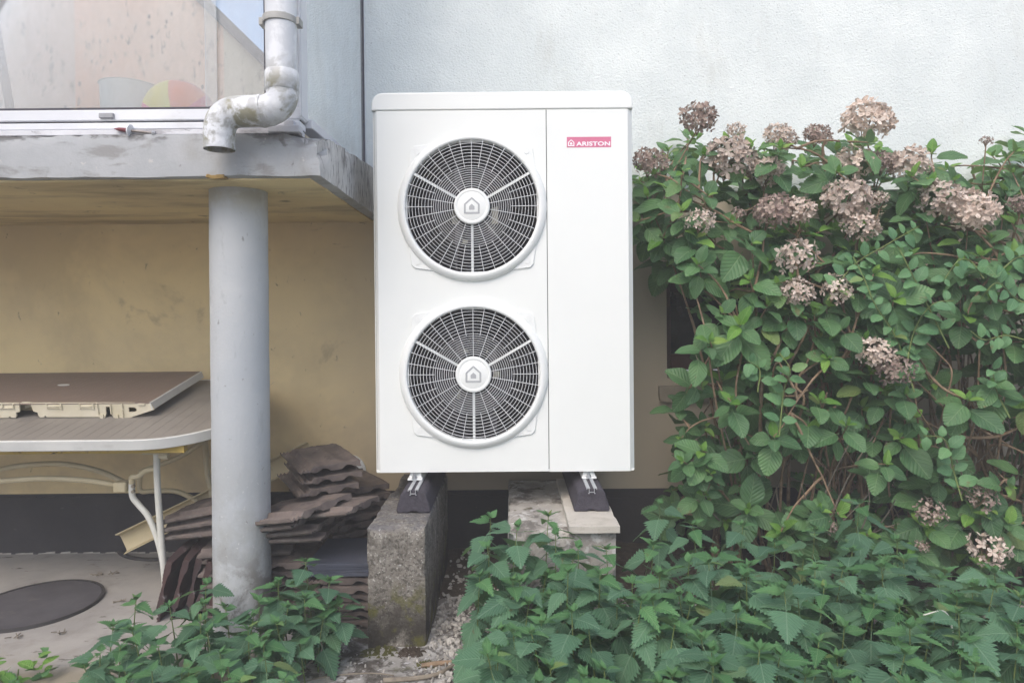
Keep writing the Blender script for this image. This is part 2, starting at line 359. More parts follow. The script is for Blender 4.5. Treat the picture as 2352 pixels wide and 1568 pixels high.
def gable():
    N = NT('reflected_mouldy_peach_render'); p = N.pos(True)  # colours of the gable mirrored in the panes, put on solid render
    c = N.mix(N.smooth(N.noise(p, 1.6, 5), .35, .68), lin('efbfa2'), lin('f2d2bc'))
    sx = N.n('ShaderNodeSeparateXYZ', {0: p}).outputs
    c = N.mix(N.smooth(sx[0], -1.455, -1.445), c, lin('d8d0bd'))
    c = N.mix(N.math('MULTIPLY', N.smooth(sx[0], -2.20, -2.21), .6), c, lin('d6cfc9'))
    sp = N.smooth(N.noise(N.pos(True, (1.8, 1, .8)), 13, 6, .75), .54, .66)
    c = N.mix(N.math('MULTIPLY', sp, .65), c, lin('6d685f'))
    sp = N.smooth(N.voro(N.pos(True, (1.3, 1, .8)), 16), .22, .10); sp = N.math('MULTIPLY', sp, N.smooth(N.noise(p, 3, 3), .45, .6))
    c = N.mix(N.math('MULTIPLY', sp, .8), c, lin('55534d'))
    g = N.math('MULTIPLY', N.smooth(sx[2], 2.02, 1.86), N.smooth(N.noise(p, 6, 5), .3, .6))
    c = N.mix(N.math('MULTIPLY', g, .75), c, lin('7f8a6c'))
    N.l(c, N.b.inputs['Base Color']); N.b.inputs['Roughness'].default_value = .9
    return N.m
M['gable'] = gable()
def glass(name, film, ior, tint, mirror=0):
    N = NT(name); t = N.t
    tr = N.n('ShaderNodeBsdfTransparent', {'Color': (*tint, 1)}); gl = N.n('ShaderNodeBsdfGlossy', {'Color': (.95, .98, 1, 1), 'Roughness': .015})
    df = N.n('ShaderNodeBsdfDiffuse', {'Color': (.84, .80, .75, 1)})  # pale diffuse film painting a washed-out veil of glare over the pane
    fr = N.n('ShaderNodeFresnel', {'IOR': ior})
    a = N.n('ShaderNodeMixShader', {0: (mirror or fr.outputs[0]), 1: tr.outputs[0], 2: gl.outputs[0]})
    f = N.math('MULTIPLY_ADD', N.smooth(N.noise(N.pos(True, (1, 1, .5)), 7, 5), .35, .75), film * .6, film * .7)
    b = N.n('ShaderNodeMixShader', {0: f, 1: a.outputs[0], 2: df.outputs[0]})
    N.l(b.outputs[0], N.out.inputs[0]); return N.m
M['glass'] = glass('veiled_pane', .20, 1.5, (.95, .97, .97))
M['sideglass'] = glass('reflective_side_pane', .20, 2.6, (.9, .95, .96), .85)

# ============================================================ SETTING
GZ = 0.0
YW = 3.25                      # lower wall face
YF = 2.20                      # balcony front
struct('ground', MB().add([(-80, -60, 0), (80, -60, 0), (80, 100, 0), (-80, 100, 0)], [(0, 1, 2, 3)]), M['ground'])
# patio slab on the left with a worn front edge, and the broken concrete path strip in front of it
def sheet(name, outline, z, step, amp, m, seed):
    mb = MB(); pts = []
    for i, p in enumerate(outline):
        a, b = Vector(p), Vector(outline[(i + 1) % len(outline)]); n = max(1, int((b - a).length / step))
        for j in range(n):
            q = a.lerp(b, j / n); v = noise.noise_vector(Vector((q.x * 7, q.y * 7, seed))); pts.append((q.x + v.x * amp, q.y + v.y * amp, z))
    k = len(pts); mb.v = [Vector(p) for p in pts] + [Vector((p[0], p[1], z - .05)) for p in pts]
    mb.f = [tuple(range(k))] + [(i, (i+1) % k, (i+1) % k + k, i + k) for i in range(k)]; mb.m = [0] * len(mb.f)
    return struct(name, mb, m)
sheet('patio', [(-7, 1.9), (-1.5, 1.98), (-.93, 2.05), (-.80, 2.35), (-.78, YW - .01), (-7, YW - .01)], .008, .05, .03, M['patio'], 3)
sheet('path', [(-.98, 1.2), (.25, 1.2), (.1, 2.0), (.2, 2.62), (-.2, 2.7), (-.3, 2.35), (-.6, 2.25), (-.76, 2.3), (-.92, 2.0)], .004, .04, .06, M['pathcrete'], 9)

# house wall: one thing, its coats and openings are parts
hw = thing('house_wall', 'white roughcast house wall above an ochre lower wall with a black plinth', 'wall', (0, YW + .1, 0))
ox0, ox1, oz0, oz1 = at(1531, 700, YW).x, at(1531, 700, YW).x + .72, at(1540, 868, YW).z, at(1540, 640, YW).z
ZT = 1.75
lo = MB()
for a, b, c, d in ((-7, ox0, .30, ZT), (ox1, 7, .30, ZT), (ox0, ox1, .30, oz0), (ox0, ox1, oz1, ZT)):
    lo.box((a, YW, c), (b, YW + .30, d))
part('lower_render', lo, M['lower_wall'], hw)
# black plinth with a ragged painted upper edge
pl = MB(); xs = [-7 + i * .02 for i in range(701)]; tp = [.285 + .016 * noise.noise(Vector((x * 9, 0, 1))) + .011 * noise.noise(Vector((x * 40, 0, 4))) - (.03 if x > -.4 else 0) * min(1, (x + .4) * 2) for x in xs]
pl.v = [Vector((x, YW - .004, -.05)) for x in xs] + [Vector((x, YW - .004, t)) for x, t in zip(xs, tp)] + [Vector((x, YW + .002, t)) for x, t in zip(xs, tp)]
n = len(xs); pl.f = [(i, i+1, n+i+1, n+i) for i in range(n-1)] + [(n+i, n+i+1, 2*n+i+1, 2*n+i) for i in range(n-1)]; pl.m = [0] * len(pl.f)
pl.box((-7, YW + .003, -.3), (7, YW + .30, .2985))
part('plinth', pl, M['plinth'], hw)
wl = MB()
for i in range(60):
    x = -4 + i * .055 + .01 * math.sin(i * 3); hgt = .012 + .012 * abs(noise.noise(Vector((i * .7, 1, 1)))); wl.add([(x, YW - .012, .002), (x + .052, YW - .012, .002), (x + .05, YW - .005, hgt), (x + .004, YW - .005, hgt * .8)], [(0, 1, 2, 3)])
part('mortar_line', wl, surf('pale_mortar_line', '8f8a83', 'aaa59c', 30, .9), hw)
part('upper_render', MB().box((-.716, YW - .016, ZT + .002), (7, YW + .30, 5.2)).box((-7, YW+.03, 4.2), (-.722, YW + .3, 5.2)), M['roughcast'], hw)
fr = part('window_frame', MB().box((ox0, YW + .13, oz0), (ox0 + .05, YW + .18, oz1)).box((ox1 - .05, YW + .13, oz0), (ox1, YW + .18, oz1))
    .box((ox0 + .051, YW + .13, oz0 + .03), (ox1 - .051, YW + .18, oz0 + .11)).box((ox0 + .051, YW + .13, oz1 - .06), (ox1 - .051, YW + .18, oz1)), M['brownwood'], hw, bevel=.004)
part('pane', MB().box((ox0 + .045, YW + .15, oz0 + .1), (ox1 - .045, YW + .16, oz1 - .05)), M['darkglass'], fr)
part('window_sill', roughbox((ox0 - .045, YW - .03, oz0 - .115), (ox1 + .045, YW + .13, oz0 - .035), .04, .003, seed=4, edge=.004), M['sillstone'], hw)

# added wall standing in for a reflection in the panes, cut off by a sloping roof edge
gx = -1.9
ga, gb = at(448, 0, YW + .12), at(604, 152, YW + .12); gs = (gb.z - ga.z) / (gb.x - ga.x); xr = at(846, 300, YW).x - .01
ztop = lambda x: gb.z + gs * (x - gb.x)
gw = thing('reflected_gable_wall', 'peach rendered gable wall with mould spots standing in for the reflection in the veranda glass', 'wall', (gx, YW + .12, ZT))
zr = ztop(-.9)
part('render', MB().prism([(-7, YW + .12, ZT), (-.9, YW + .12, ZT), (-.9, YW + .12, zr), (-3.6, YW + .12, ztop(-3.6)), (-7, YW + .12, ztop(-3.6))], (0, .25, 0)), M['gable'], gw)
dv = Vector((1, 0, gs)).normalized(); nv = Vector((-dv.z, 0, dv.x))
p0, p1 = Vector((-3.6, YW + .09, ztop(-3.6))), Vector((-.86, YW + .09, ztop(-.86)))
part('roof_edge', MB().prism([p0, p1, p1 + nv * .05, p0 + nv * .05], (0, .3, 0)), surf('slate_verge', '5b5e66', '6b6e76', 9, .8), gw)

# ============================================================ BALCONY
XR = at(740, 415, YF).x - .004          # right side of the slab
ZC = at(500, 406, YF).z; ZTOP = at(500, 306, YF).z; ZTB = at(850, 396, YW - .02).z
bal = thing('balcony', 'grey concrete balcony slab with crumbling corner, resting on a round column', 'balcony', (-2, 2.7, ZC))
def slope(mb):
    for v in mb.v:
        if v.z > (ZC + ZTOP) / 2: v.z += (ZTB - ZTOP) * max(0, (v.y - YF)) / (YW - YF)
    return mb
sl = slope(roughbox((-4.2, YF, ZC), (XR, YW + .02, ZTOP), .03, .003, 11, 2, edge=.006))
for v in sl.v:      # broken-off bits at the corner
    q = (v - Vector((XR, YF, ZTOP))).length
    if q < .12: v += Vector((-.5, .4, -.5)) * (.12 - q) * (.25 + 1.0 * abs(noise.noise(v * 34)))
o = part('slab', sl, [M['slab'], M['slab_side']], bal, smooth=True)
for p_ in o.data.polygons:
    if p_.normal.x > .7: p_.material_index = 1
part('slab_extension', MB().box((-7, YF + .004, ZC + .001), (-4.2, YW, ZTOP - .001)), M['slab'], bal)
so_ = MB().box((-7, YF + .03, ZC - .007), (XR - .045, YW - .001, ZC + .004))
part('soffit', so_, M['ceiling'], bal, bevel=.002)
part('paint_flake', roughbox((at(495, 405, YF).x - .03, YF - .002, ZC - .004), (at(495, 405, YF).x + .03, YF + .02, ZC + .007), .008, .006, 40, 7), surf('bare_ochre_patch', 'a0854f', '8c7448', 30, .9), bal)
# column
cx0 = at(548, 440, 2.43).x; cx1 = at(557, 1350, 2.43).x
colm = MB(); pr = []; NS = 48; NR = 70
for i in range(NR + 1):
    z = (ZC - .004) * i / NR; x = cx1 + (cx0 - cx1) * max(0, z - .1) / 1.5
    for j in range(NS):
        a = 2 * PI * j / NS; p = Vector((math.cos(a), math.sin(a), z * 6)); r = .1005 + .0012 * noise.noise(p * 2) + .0008 * noise.noise(p * 7)
        if z < .1: r += (.1 - z) * .05
        colm.v.append(Vector((x + r * math.cos(a), 2.43 + r * math.sin(a), z)))
for i in range(NR):
    for j in range(NS):
        colm.f.append((i*NS+j, i*NS+(j+1) % NS, (i+1)*NS+(j+1) % NS, (i+1)*NS+j)); colm.m.append(0)
single('support_column', colm, M['column'], 'round pale grey plastered column holding up the balcony', 'column', org=(cx1, 2.43, 0), smooth=True)

# ============================================================ VERANDA on the slab
def zf(y, Y, x=300): return at(x, y, Y).z
ve = thing('veranda', 'white framed glazed veranda standing on the balcony slab', 'veranda', (-1.6, 2.3, ZTOP))
XP0, XP1 = at(608, 150, 2.235).x, at(693, 150, 2.235).x
zg = zf(250, 2.24)
def fbox(y0, y1, Y0, Y1, xr, x=300): return MB().box((-7, Y0, zf(y1, Y0, x)), (xr, Y1, zf(y0, Y0, x)))
part('bottom_rail', fbox(251.5, 276.5, 2.232, 2.29, XP1 - .002), M['upvc'], ve, bevel=.003)
part('track_groove', fbox(276.5, 281.5, 2.245, 2.29, XP1 - .01), M['gasket'], ve)
part('track_rail', fbox(281.5, 297, 2.222, 2.285, XP1 - .004), M['upvc'], ve, bevel=.003)
part('sill_strip', fbox(297.6, 310, 2.214, 2.28, XP1 - .006), M['sillstrip'], ve, bevel=.002)
part('gasket', fbox(247, 251.4, 2.238, 2.262, XP0 + .01), M['gasket'], ve)
cl = at(246, 267, 2.23); part('latch', MB().box((cl.x - .024, 2.222, cl.z - .008), (cl.x + .024, 2.236, cl.z + .009)), surf('grey_latch', '8f9093', '9c9da0', 20, .6), ve, bevel=.002)
part('corner_post', MB().box((XP0 + .004, 2.236, zf(290, 2.235)), (XP1 - .012, 2.29, 4.3)).box((XP1 - .010, 2.230, zf(272, 2.235)), (XP1, 2.30, 4.3)), M['upvc'], ve, bevel=.002)
part('post_gasket', MB().box((XP0 - .004, 2.240, zg), (XP0 + .003, 2.275, 4.3)), M['gasket'], ve)
b0 = at(620, 291, 2.225); b1 = at(692, 307, 2.225)
part('post_foot', MB().box((b0.x, 2.205, b1.z), (b1.x, 2.245, b0.z)), M['sillstrip'], ve, bevel=.003)
part('post_foot', MB().box((at(655, 280, 2.225).x, 2.21, b0.z + .0005), (b1.x - .02, 2.245, b0.z + .017)), M['sillstrip'], ve, bevel=.002)
part('pane', MB().box((at(497, 100, 2.262).x - .04, 2.264, zg), (XP0 - .004, 2.268, 4.3)), M['glass'], ve)
part('pane', MB().box((-7, 2.252, zg), (at(497, 100, 2.252).x, 2.256, 4.3)), M['glass'], ve)
part('top_rail', MB().box((-7, 2.232, 4.302), (XP1, 2.30, 4.40)), M['upvc'], ve)
# side: bottom rail following the slab, pane, back post
XS = XP1 - .008
def sidebar(zoff0, zoff1, x0, x1, y0=2.302, y1=YW - .02):
    f0, f1 = at(698, 272, 2.30).z, at(848, 392, y1).z
    return MB().add([(x0, y0, f0 + zoff0), (x1, y0, f0 + zoff0), (x1, y1, f1 + zoff0), (x0, y1, f1 + zoff0), (x0, y0, f0 + zoff1), (x1, y0, f0 + zoff1), (x1, y1, f1 + zoff1), (x0, y1, f1 + zoff1)],
        [(0,3,2,1),(4,5,6,7),(0,1,5,4),(1,2,6,5),(2,3,7,6),(3,0,4,7)])
part('side_rail', sidebar(-.035, -.002, XS - .03, XS + .022), M['upvc'], ve, bevel=.003)
part('side_pane', MB().add([(XS - .004, 2.31, zf(272, 2.3, 698)), (XS - .004, YW - .05, zf(392, YW - .05, 846)), (XS - .004, YW - .05, 4.3), (XS - .004, 2.31, 4.3),
    (XS, 2.31, zf(272, 2.3, 698)), (XS, YW - .05, zf(392, YW - .05, 846)), (XS, YW - .05, 4.3), (XS, 2.31, 4.3)],
    [(0,1,2,3),(4,7,6,5),(0,4,5,1),(1,5,6,2),(2,6,7,3),(3,7,4,0)]), M['sideglass'], ve)
part('back_post', MB().box((XS - .03, YW - .048, 1.72), (XS + .006, YW - .018, 4.3)), M['upvc'], ve, bevel=.002)
part('back_gasket', MB().box((XS + .0005, YW - .062, 1.75), (XS + .007, YW - .0485, 4.3)), M['gasket'], ve)
part('veranda_floor', MB().box((-7, 2.29, ZTOP + .012), (XS - .035, YW + .11, ZTOP + .02)), surf('veranda_floor_tiles', 'a9a297', 'b5aea2', 5, .6), ve)

# downpipe
PY = 2.12; dp = thing('downpipe', 'dirty white plastic downpipe with a swan neck over the balcony edge', 'pipe', (at(648, 200, PY).x, PY, zf(344, PY, 504)))
px = at(646, 100, PY).x; px2 = at(648, 212, PY).x
part('pipe', MB().tube([(px - .003, PY, 4.4), (px, PY, zf(100, PY)), (px2, PY, zf(205, PY, 648))], .0485, 40), M['pipe'], dp, smooth=True)
e1 = [at(648, 168, PY), at(648.5, 205, PY), at(648, 222, PY)]
part('socket', MB().lathe([(.050, 0), (.0525, .003), (.0525, .060), (.050, .063)], (px2, PY, zf(211, PY, 648)), 'Z', 40), M['pipe'], dp, smooth=True)
path1 = smoothpath([at(648, 205, PY), at(648, 222, PY), at(640, 240, PY), at(622, 252, PY), at(602, 256, PY)], 5)
part('elbow', MB().tube(path1, .0495, 40), M['pipe'], dp, smooth=True)
path2 = smoothpath([at(604, 255, PY), at(570, 256, PY), at(540, 258, PY), at(518, 268, PY), at(506, 290, PY), at(504, 318, PY), at(504, 344, PY)], 5)
el = MB().tube(path2, [.0505] * 2 + [.049] * (len(path2) - 8) + [.0475] * 6, 40, caps=False)
el.tube([path2[-1] + Vector((0, 0, .03)), path2[-1]], .044, 40, caps=False)
part('elbow', el, M['pipe'], dp, smooth=True)
q = path2[0]
part('joint_ring', MB().tube([at(606, 255, PY), at(600.5, 255.5, PY)], .0515, 40), M['pipe'], dp, smooth=True)
zc = zf(50, PY, 643); cxp = at(642.5, 50, PY).x
part('pipe_clamp', MB().lathe([(.0488, -.011), (.0535, -.011), (.0535, .011), (.0488, .011)], (cxp + .001, PY, zc), 'Z', 40, close=True)
     .box((cxp - .065, PY - .008, zc - .012), (cxp - .047, PY + .03, zc + .012)).box((cxp + .047, PY - .008, zc - .012), (cxp + .065, PY + .03, zc + .012))
     .tube([(cxp, PY + .05, zc), (cxp, 2.236, zc)], .006, 8), M['clamp'], dp, bevel=.002)
# screw with washer lying on the sill
sp0, sp1 = at(262, 296, 2.205), at(357, 307, 2.205); d = (sp1 - sp0).normalized()
sc = thing('roofing_screw', 'roofing screw with a red tip and white washer lying on the slab edge', 'screw', (sp0.x + .07, 2.205, ZTOP))
P = lambda t: sp0.lerp(sp1, t)
part('red_tip', MB().tube([P(0), P(.12), P(.36)], [.001, .006, .0075], 12), surf('rusty_red', '6d3038', '7d3a3e', 20, .6), sc, smooth=True)
part('washer', MB().tube([P(.35), P(.37), P(.40), P(.42)], [.009, .0205, .0205, .008], 24), M['upvc'], sc, smooth=True)
part('shaft', MB().tube([P(.42), P(.95)], .0045, 10), surf('dull_screw_steel', '77706c', '8f8a86', 60, .5, metal=.5), sc, smooth=True)
part('screw_head', MB().tube([P(.93), P(1.0)], .0085, 6), M['galv'], sc)
# things inside the veranda
ZF_ = ZTOP + .021
bc = at(413, 256, 2.50); br = .128
ballc = Vector((bc.x, 2.50, ZF_ + br))
def ballm():
    N = NT('striped_beach_ball'); p = N.n('ShaderNodeTexCoord').outputs['Object']
    mp = N.n('ShaderNodeMapping', {0: p, 2: (R(70), R(15), R(95))}).outputs[0]
    s = N.n('ShaderNodeSeparateXYZ', {0: mp}).outputs; a = N.math('ARCTAN2', s[1], s[0])
    f = N.math('MULTIPLY_ADD', a, 1 / (2 * PI), .5); cr = N.n('ShaderNodeValToRGB', {0: f}); cr.color_ramp.interpolation = 'CONSTANT'
    cols = ['ff7a2e', 'f0306c', 'e8dc20', 'ff7a2e', 'f0306c', 'e8dc20']; el = cr.color_ramp.elements
    el[0].position, el[0].color = 0, (*lin(cols[0]), 1); el[1].position, el[1].color = 1/6, (*lin(cols[1]), 1)
    for i in range(2, 6): e = el.new(i / 6); e.color = (*lin(cols[i]), 1)
    N.l(cr.outputs[0], N.b.inputs['Base Color']); N.b.inputs['Roughness'].default_value = .35; return N.m
single('beach_ball', MB().lathe([(br * math.sin(PI * i / 24), -br * math.cos(PI * i / 24)) for i in range(25)], ballc, 'Z', 40), ballm(),
       'orange, pink and yellow beach ball behind the veranda glass', 'ball', org=ballc, smooth=True)
tb = at(292, 200, 2.66); tz = tb.z
single('plastic_tub', MB().lathe([(.093, 0), (.097, .005), (.108, tz - ZF_ - .004), (.112, tz - ZF_), (.105, tz - ZF_), (.086, .01)], (at(300, 230, 2.66).x, 2.66, ZF_), 'Z', 40),
       surf('white_tub_plastic', 'd9dedd', 'dfe3e2', 3, .4), 'white plastic tub beside the beach ball behind the glass', 'tub', smooth=True)
a, b = at(50, 262, 3.0), at(-14, 40, 3.0)
a.z = ZF_; single('leaning_pole', MB().tube([a, b, b + (b - a) * .7], .018, 12), surf('brown_pole', '8d7767', '9a8372', 8, .6), 'brown pole leaning inside the veranda at its left end', 'pole', smooth=True)
# ============================================================ HEAT PUMP
UY = 2.60; UD = .374
ul, ur = at(862.6, 1086, UY), at(1459, 1081.5, UY); zb = (ul.z + ur.z) / 2
X0, X1 = ul.x, ur.x; zt = at(1160, 211, UY).z; zs = at(1160, 252, UY).z     # zs: seam under the lid
hp = thing('heat_pump', 'white two-fan outdoor heat pump unit raised on rubber feet', 'heat pump', ((X0 + X1) / 2, UY + UD / 2, zb))
ch = .019
xs_ = at(1258, 700, UY).x            # seam between the two front panels
fc = [at(1084.3, 475.6, UY), at(1088.4, 858.6, UY)]; fx = (fc[0].x + fc[1].x) / 2
for f in fc: f.x = fx
RI, RO = .2585, .2865
def wp(name, me, x, y, z, mat, parent, **k):
    o = link(name, me, mat, parent, Vector((x, y, z)) - wloc(parent), **k); return o
me = plate([[(X0 + ch, zb + .002), (xs_ - .0015, zb + .002), (xs_ - .0015, zs - .0015), (X0 + ch, zs - .0015)]] + [circ(fx, f.z, RI + .004, 96) for f in fc], .004)
wp('front_panel', me, 0, UY + .002, 0, M['white'], hp)
me = plate([[(xs_ + .0015, zb), (X1 - ch, zb), (X1 - ch, zs - .0015), (xs_ + .0015, zs - .0015)]], .005, .0008)
rp = wp('service_panel', me, 0, UY + .0015, 0, M['white'], hp)
# side skins with the folded corners
def skin(s):
    x = X0 if s < 0 else X1; i = 1 if s < 0 else -1; t = .0015
    o_ = [(x + i*ch, UY), (x, UY + ch), (x, UY + UD), (x + i*.03, UY + UD)]
    n_ = [(x + i*.03, UY + UD - t), (x + i*t, UY + UD - t), (x + i*t, UY + ch + t), (x + i*ch, UY + t)]
    return MB().prism([(p[0], p[1], zb + .001) for p in o_ + n_], (0, 0, zs - zb - .003))
part('side_panel', skin(-1), M['white'], hp); part('side_panel', skin(1), M['white'], hp)
part('seam_backing', MB().box((xs_ - .01, UY + .006, zb + .01), (xs_ + .01, UY + .008, zs)).box((X0 + ch + .004, UY + .0045, zs - .01), (X1 - ch, UY + .006, zs + .004)), M['seam'], hp)
part('inner_box', MB().box((X0 + .01, UY + UD - .03, zb + .01), (xs_ - .005, UY + UD - .026, zs)), M['coil'], hp)
part('partition', MB().box((xs_ - .008, UY + .012, zb + .01), (xs_ - .005, UY + UD - .031, zs)).box((X0 + .006, UY + .012, zb + .01), (X0 + .009, UY + UD - .031, zs)), M['cavity'], hp)
part('base_pan', MB().box((X0 + .004, UY + .004, zb + .0015), (X1 - .004, UY + UD - .004, zb + .008)), M['white'], hp)
# lid
lx0, lx1 = X0 - .001, X1 + .001
me = plate([rrect(lx0, zs, lx1, zt, .045, 8, (1, 1, 0, 0))], UD + .006, .006, 4)
lid = wp('lid', me, 0, UY + UD / 2 + .0, 0, M['white'], hp); me.polygons.foreach_set('use_smooth', [True] * len(me.polygons)); me.set_sharp_from_angle(angle=R(35))
# fan guards
def guard(f):
    g = thing_part('fan_guard', (fx, UY, f.z), hp)
    # bulged square base plate behind the ring
    pts = []
    for k in range(4):
        for j in range(12):
            t = -.225 + .45 * j / 11; b = .2365 + .0185 * (1 - (t / .237) ** 2)
            q = Vector((b, t)); a = k * PI / 2; pts.append((q.x*math.cos(a) - q.y*math.sin(a), q.x*math.sin(a) + q.y*math.cos(a)))
    outp = []
    for i, p in enumerate(pts):
        outp.append(p)
    me = plate([outp, circ(0, 0, RI + .003, 96)], .006, .0015, 2)
    link('base_plate', me, M['white2'], g, (0, -.003, 0))
    ring = MB().lathe([(.2930, .000), (.2915, -.006), (.2875, -.012), (.2800, -.0185), (.2710, -.0225), (.2650, -.0225), (.2612, -.0205), (.2590, -.016), (.2585, .012), (.2625, .012), (.2625, .000)], (0, 0, 0), 'Y', 128, close=True)
    link('ring', ring.mesh('ring', smooth=True), M['white2'], g)
    wires = MB(); yw = -.017
    radii = [RI - .0125 * i for i in range(1, 9)] + [.1585 - .0088 * i for i in range(1, 10)]
    for r in radii:
        wires.lathe([(r - .00085, yw), (r + .00085, yw), (r + .00085, yw + .003), (r - .00085, yw + .003)], (0, 0, 0), 'Y', 96, close=True)
    for k in range(36):
        a = PI / 2 + k * PI / 18
        if k in (6, 18, 30): continue
        r0 = .066 if k % 2 == 0 else .1530
        c, s = math.cos(a), math.sin(a); t = .00105
        Mx = Matrix(((c, 0, -s, 0), (0, 1, 0, 0), (s, 0, c, 0), (0, 0, 0, 1)))
        wires.box((r0, yw - .002, -t), (RI + .002, yw + .002, t), M=Mx)
    link('wires', wires.mesh('wires'), M['grille'], g)
    for k in (6, 18, 30):
        a = PI / 2 + k * PI / 18; c, s = math.cos(a), math.sin(a)
        Mx = Matrix(((c, 0, -s, 0), (0, 1, 0, 0), (s, 0, c, 0), (0, 0, 0, 1)))
        link('spoke', MB().box((.060, yw + .0045, -.0048), (RI + .003, yw + .010, .0048), M=Mx).mesh('spoke'), M['white2'], g)
    cap = MB().lathe([(0, -.0268), (.0545, -.0268), (.0560, -.0262), (.0572, -.0268), (.0600, -.0280), (.0660, -.0280), (.0690, -.0262), (.0705, -.020), (.0705, -.010)], (0, 0, 0), 'Y', 72)
    cp = link('hub_cap', cap.mesh('hub_cap', smooth=True), M['white2'], g)
    def house(s, w): return [(-s, -s), (s, -s), (s, .35*s), (0, 1.17*s), (-s, .35*s)]
    def rh(s, r): return rounded([(-s, -s), (s, -s), (s, .25*s), (0, 1.15*s), (-s, .25*s)], r)
    me = plate([rh(.0305, .004), rh(.0235, .001)], .0008); link('emblem', me, M['greylogo'], cp, (0, -.0274, .0))
    me = plate([rh(.0105, .0015)], .0008); link('emblem', me, M['greylogo'], cp, (0, -.0274, -.004))
    for sx in (-1, 1):
        for sz in (-1, 1):
            link('screw_cover', MB().lathe([(.0098, .0005), (.0098, -.0012), (.0104, -.0012), (.0104, .0005)], (0, 0, 0), 'Y', 24, close=True)
                 .lathe([(0, -.001), (.0094, -.001), (.0094, .0005)], (0, 0, 0), 'Y', 24).mesh('screw_cover'), M['white2'], g, (sx * .2143, -.0064, sz * .2143))
    return g
def rounded(pts, r, n=4):
    out = []; k = len(pts)
    for i in range(k):
        p, a, b = Vector(pts[i]), Vector(pts[i-1]), Vector(pts[(i+1) % k])
        u, v = (a - p).normalized(), (b - p).normalized()
        for j in range(n + 1):
            t = j / n; q0, q1 = p + u * r, p + v * r
            out.append(tuple((1-t)**2 * q0 + 2*t*(1-t) * p + t*t * q1))
    return out
def thing_part(name, w, parent):
    o = bpy.data.objects.new(name, None); COL.objects.link(o); o.parent = parent; o.location = Vector(w) - wloc(parent); o.empty_display_size = .03
    return o
fan_a = [0.5, 1.3]
for i, f in enumerate(fc):
    g = guard(f)
    # fan wheel and its motor arm inside the cabinet
    fn = thing_part('fan', (fx, UY + .1, f.z), hp)
    link('hub', MB().lathe([(0, -.035), (.045, -.03), (.05, .0), (.05, .05), (0, .05)], (0, 0, 0), 'Y', 32).mesh('hub', smooth=True), M['fan'], fn)
    for k in range(3):
        b = MB(); nu, nv_ = 9, 9; a0 = fan_a[i] + k * 2 * PI / 3
        for u in range(nu):
            for v in range(nv_):
                rr = .045 + .2 * u / (nu - 1); sw = (v / (nv_ - 1) - .5) * (.8 + .75 * u / (nu - 1)) + .5 * (u / (nu-1)) ** 1.5
                b.v.append(Vector((rr * math.cos(a0 + sw), .03 - .10 * (v / (nv_ - 1) - .5) - .01 * math.sin(PI*v/(nv_-1)), rr * math.sin(a0 + sw))))
        b.f = [(u*nv_+v, u*nv_+v+1, (u+1)*nv_+v+1, (u+1)*nv_+v) for u in range(nu-1) for v in range(nv_-1)]; b.m = [0] * len(b.f)
        o = link('blade', b.mesh('blade', smooth=True), M['fan'], fn); sm = o.modifiers.new('thick', 'SOLIDIFY'); sm.thickness = .003
    part('shroud', MB().lathe([(RI + .002, .008), (RI - .004, .03), (RI - .004, .10), (RI + .006, .12), (RI + .009, .12), (RI, .10), (RI, .03), (RI + .0055, .009)], (fx, UY, f.z), 'Y', 72, close=True), M['cavity'], hp, smooth=True)
    mb_ = MB().box((fx - .085, UY + .20, f.z - .30 if i == 0 else f.z - .29), (fx - .055, UY + .21, f.z + .30)).box((fx + .055, UY + .20, f.z - .30 if i == 0 else f.z - .29), (fx + .085, UY + .21, f.z + .30))
    mb_.lathe([(0, .155), (.06, .155), (.065, .165), (.065, .2)], (fx, UY, f.z), 'Y', 32)
    part('motor_bracket', mb_, M['motor'], hp)
    z0_, z1_ = ((-.045, .045), (-.115, -.005))[i]
    part('bracket_arm', MB().box((fx - .092, UY + .15, f.z + z0_), (fx - .066, UY + .156, f.z + z1_)).box((fx + .072, UY + .15, f.z + z0_), (fx + .098, UY + .156, f.z + z1_ + (.04 if i == 0 else 0)))
         .box((fx - .05, UY + .15, f.z + (.075 if i else -.125)), (fx + .05, UY + .156, f.z + (.090 if i else -.110))), M['bracket'], hp)
# sticker on the service panel
s0, s1 = at(1302, 339, UY - .002), at(1403.5, 314, UY - .002)
wS, hS = s1.x - s0.x, s1.z - s0.z
st = link('name_sticker', plate([[(0, 0), (wS, 0), (wS, hS), (0, hS)]], .0008), M['pink'], rp, Vector((s0.x, UY - .0012, s0.z)) - wloc(rp))
u = wS / 1034
def rh2(cx, cz, s, r): return rounded([(cx - s, cz - s), (cx + s, cz - s), (cx + s, cz + .25*s), (cx, cz + 1.15*s), (cx - s, cz + .25*s)], r)
link('emblem', plate([rh2(102*u, 103*u, 74*u, 8*u), rh2(102*u, 103*u, 52*u, 2*u)], .0008), M['whiteprint'], st, (0, -.0006, 0))
link('emblem', plate([rh2(102*u, 92*u, 27*u, 3*u)], .0008), M['whiteprint'], st, (0, -.0006, 0))
tm = textmesh('ARISTON', 1.0, .0002, 1.0, .03, 1.04)
xsv = [v.co.x for v in tm.vertices]; zsv = [v.co.z for v in tm.vertices]
tx = (1010 - 218) * u / (max(xsv) - min(xsv)); tz_ = 100 * u / (max(zsv) - min(zsv))
for v in tm.vertices: v.co = Vector(((v.co.x - min(xsv)) * tx, v.co.y, (v.co.z - min(zsv)) * tz_))
link('lettering', tm, M['whiteprint'], st, (218*u, -.0009, 33*u))
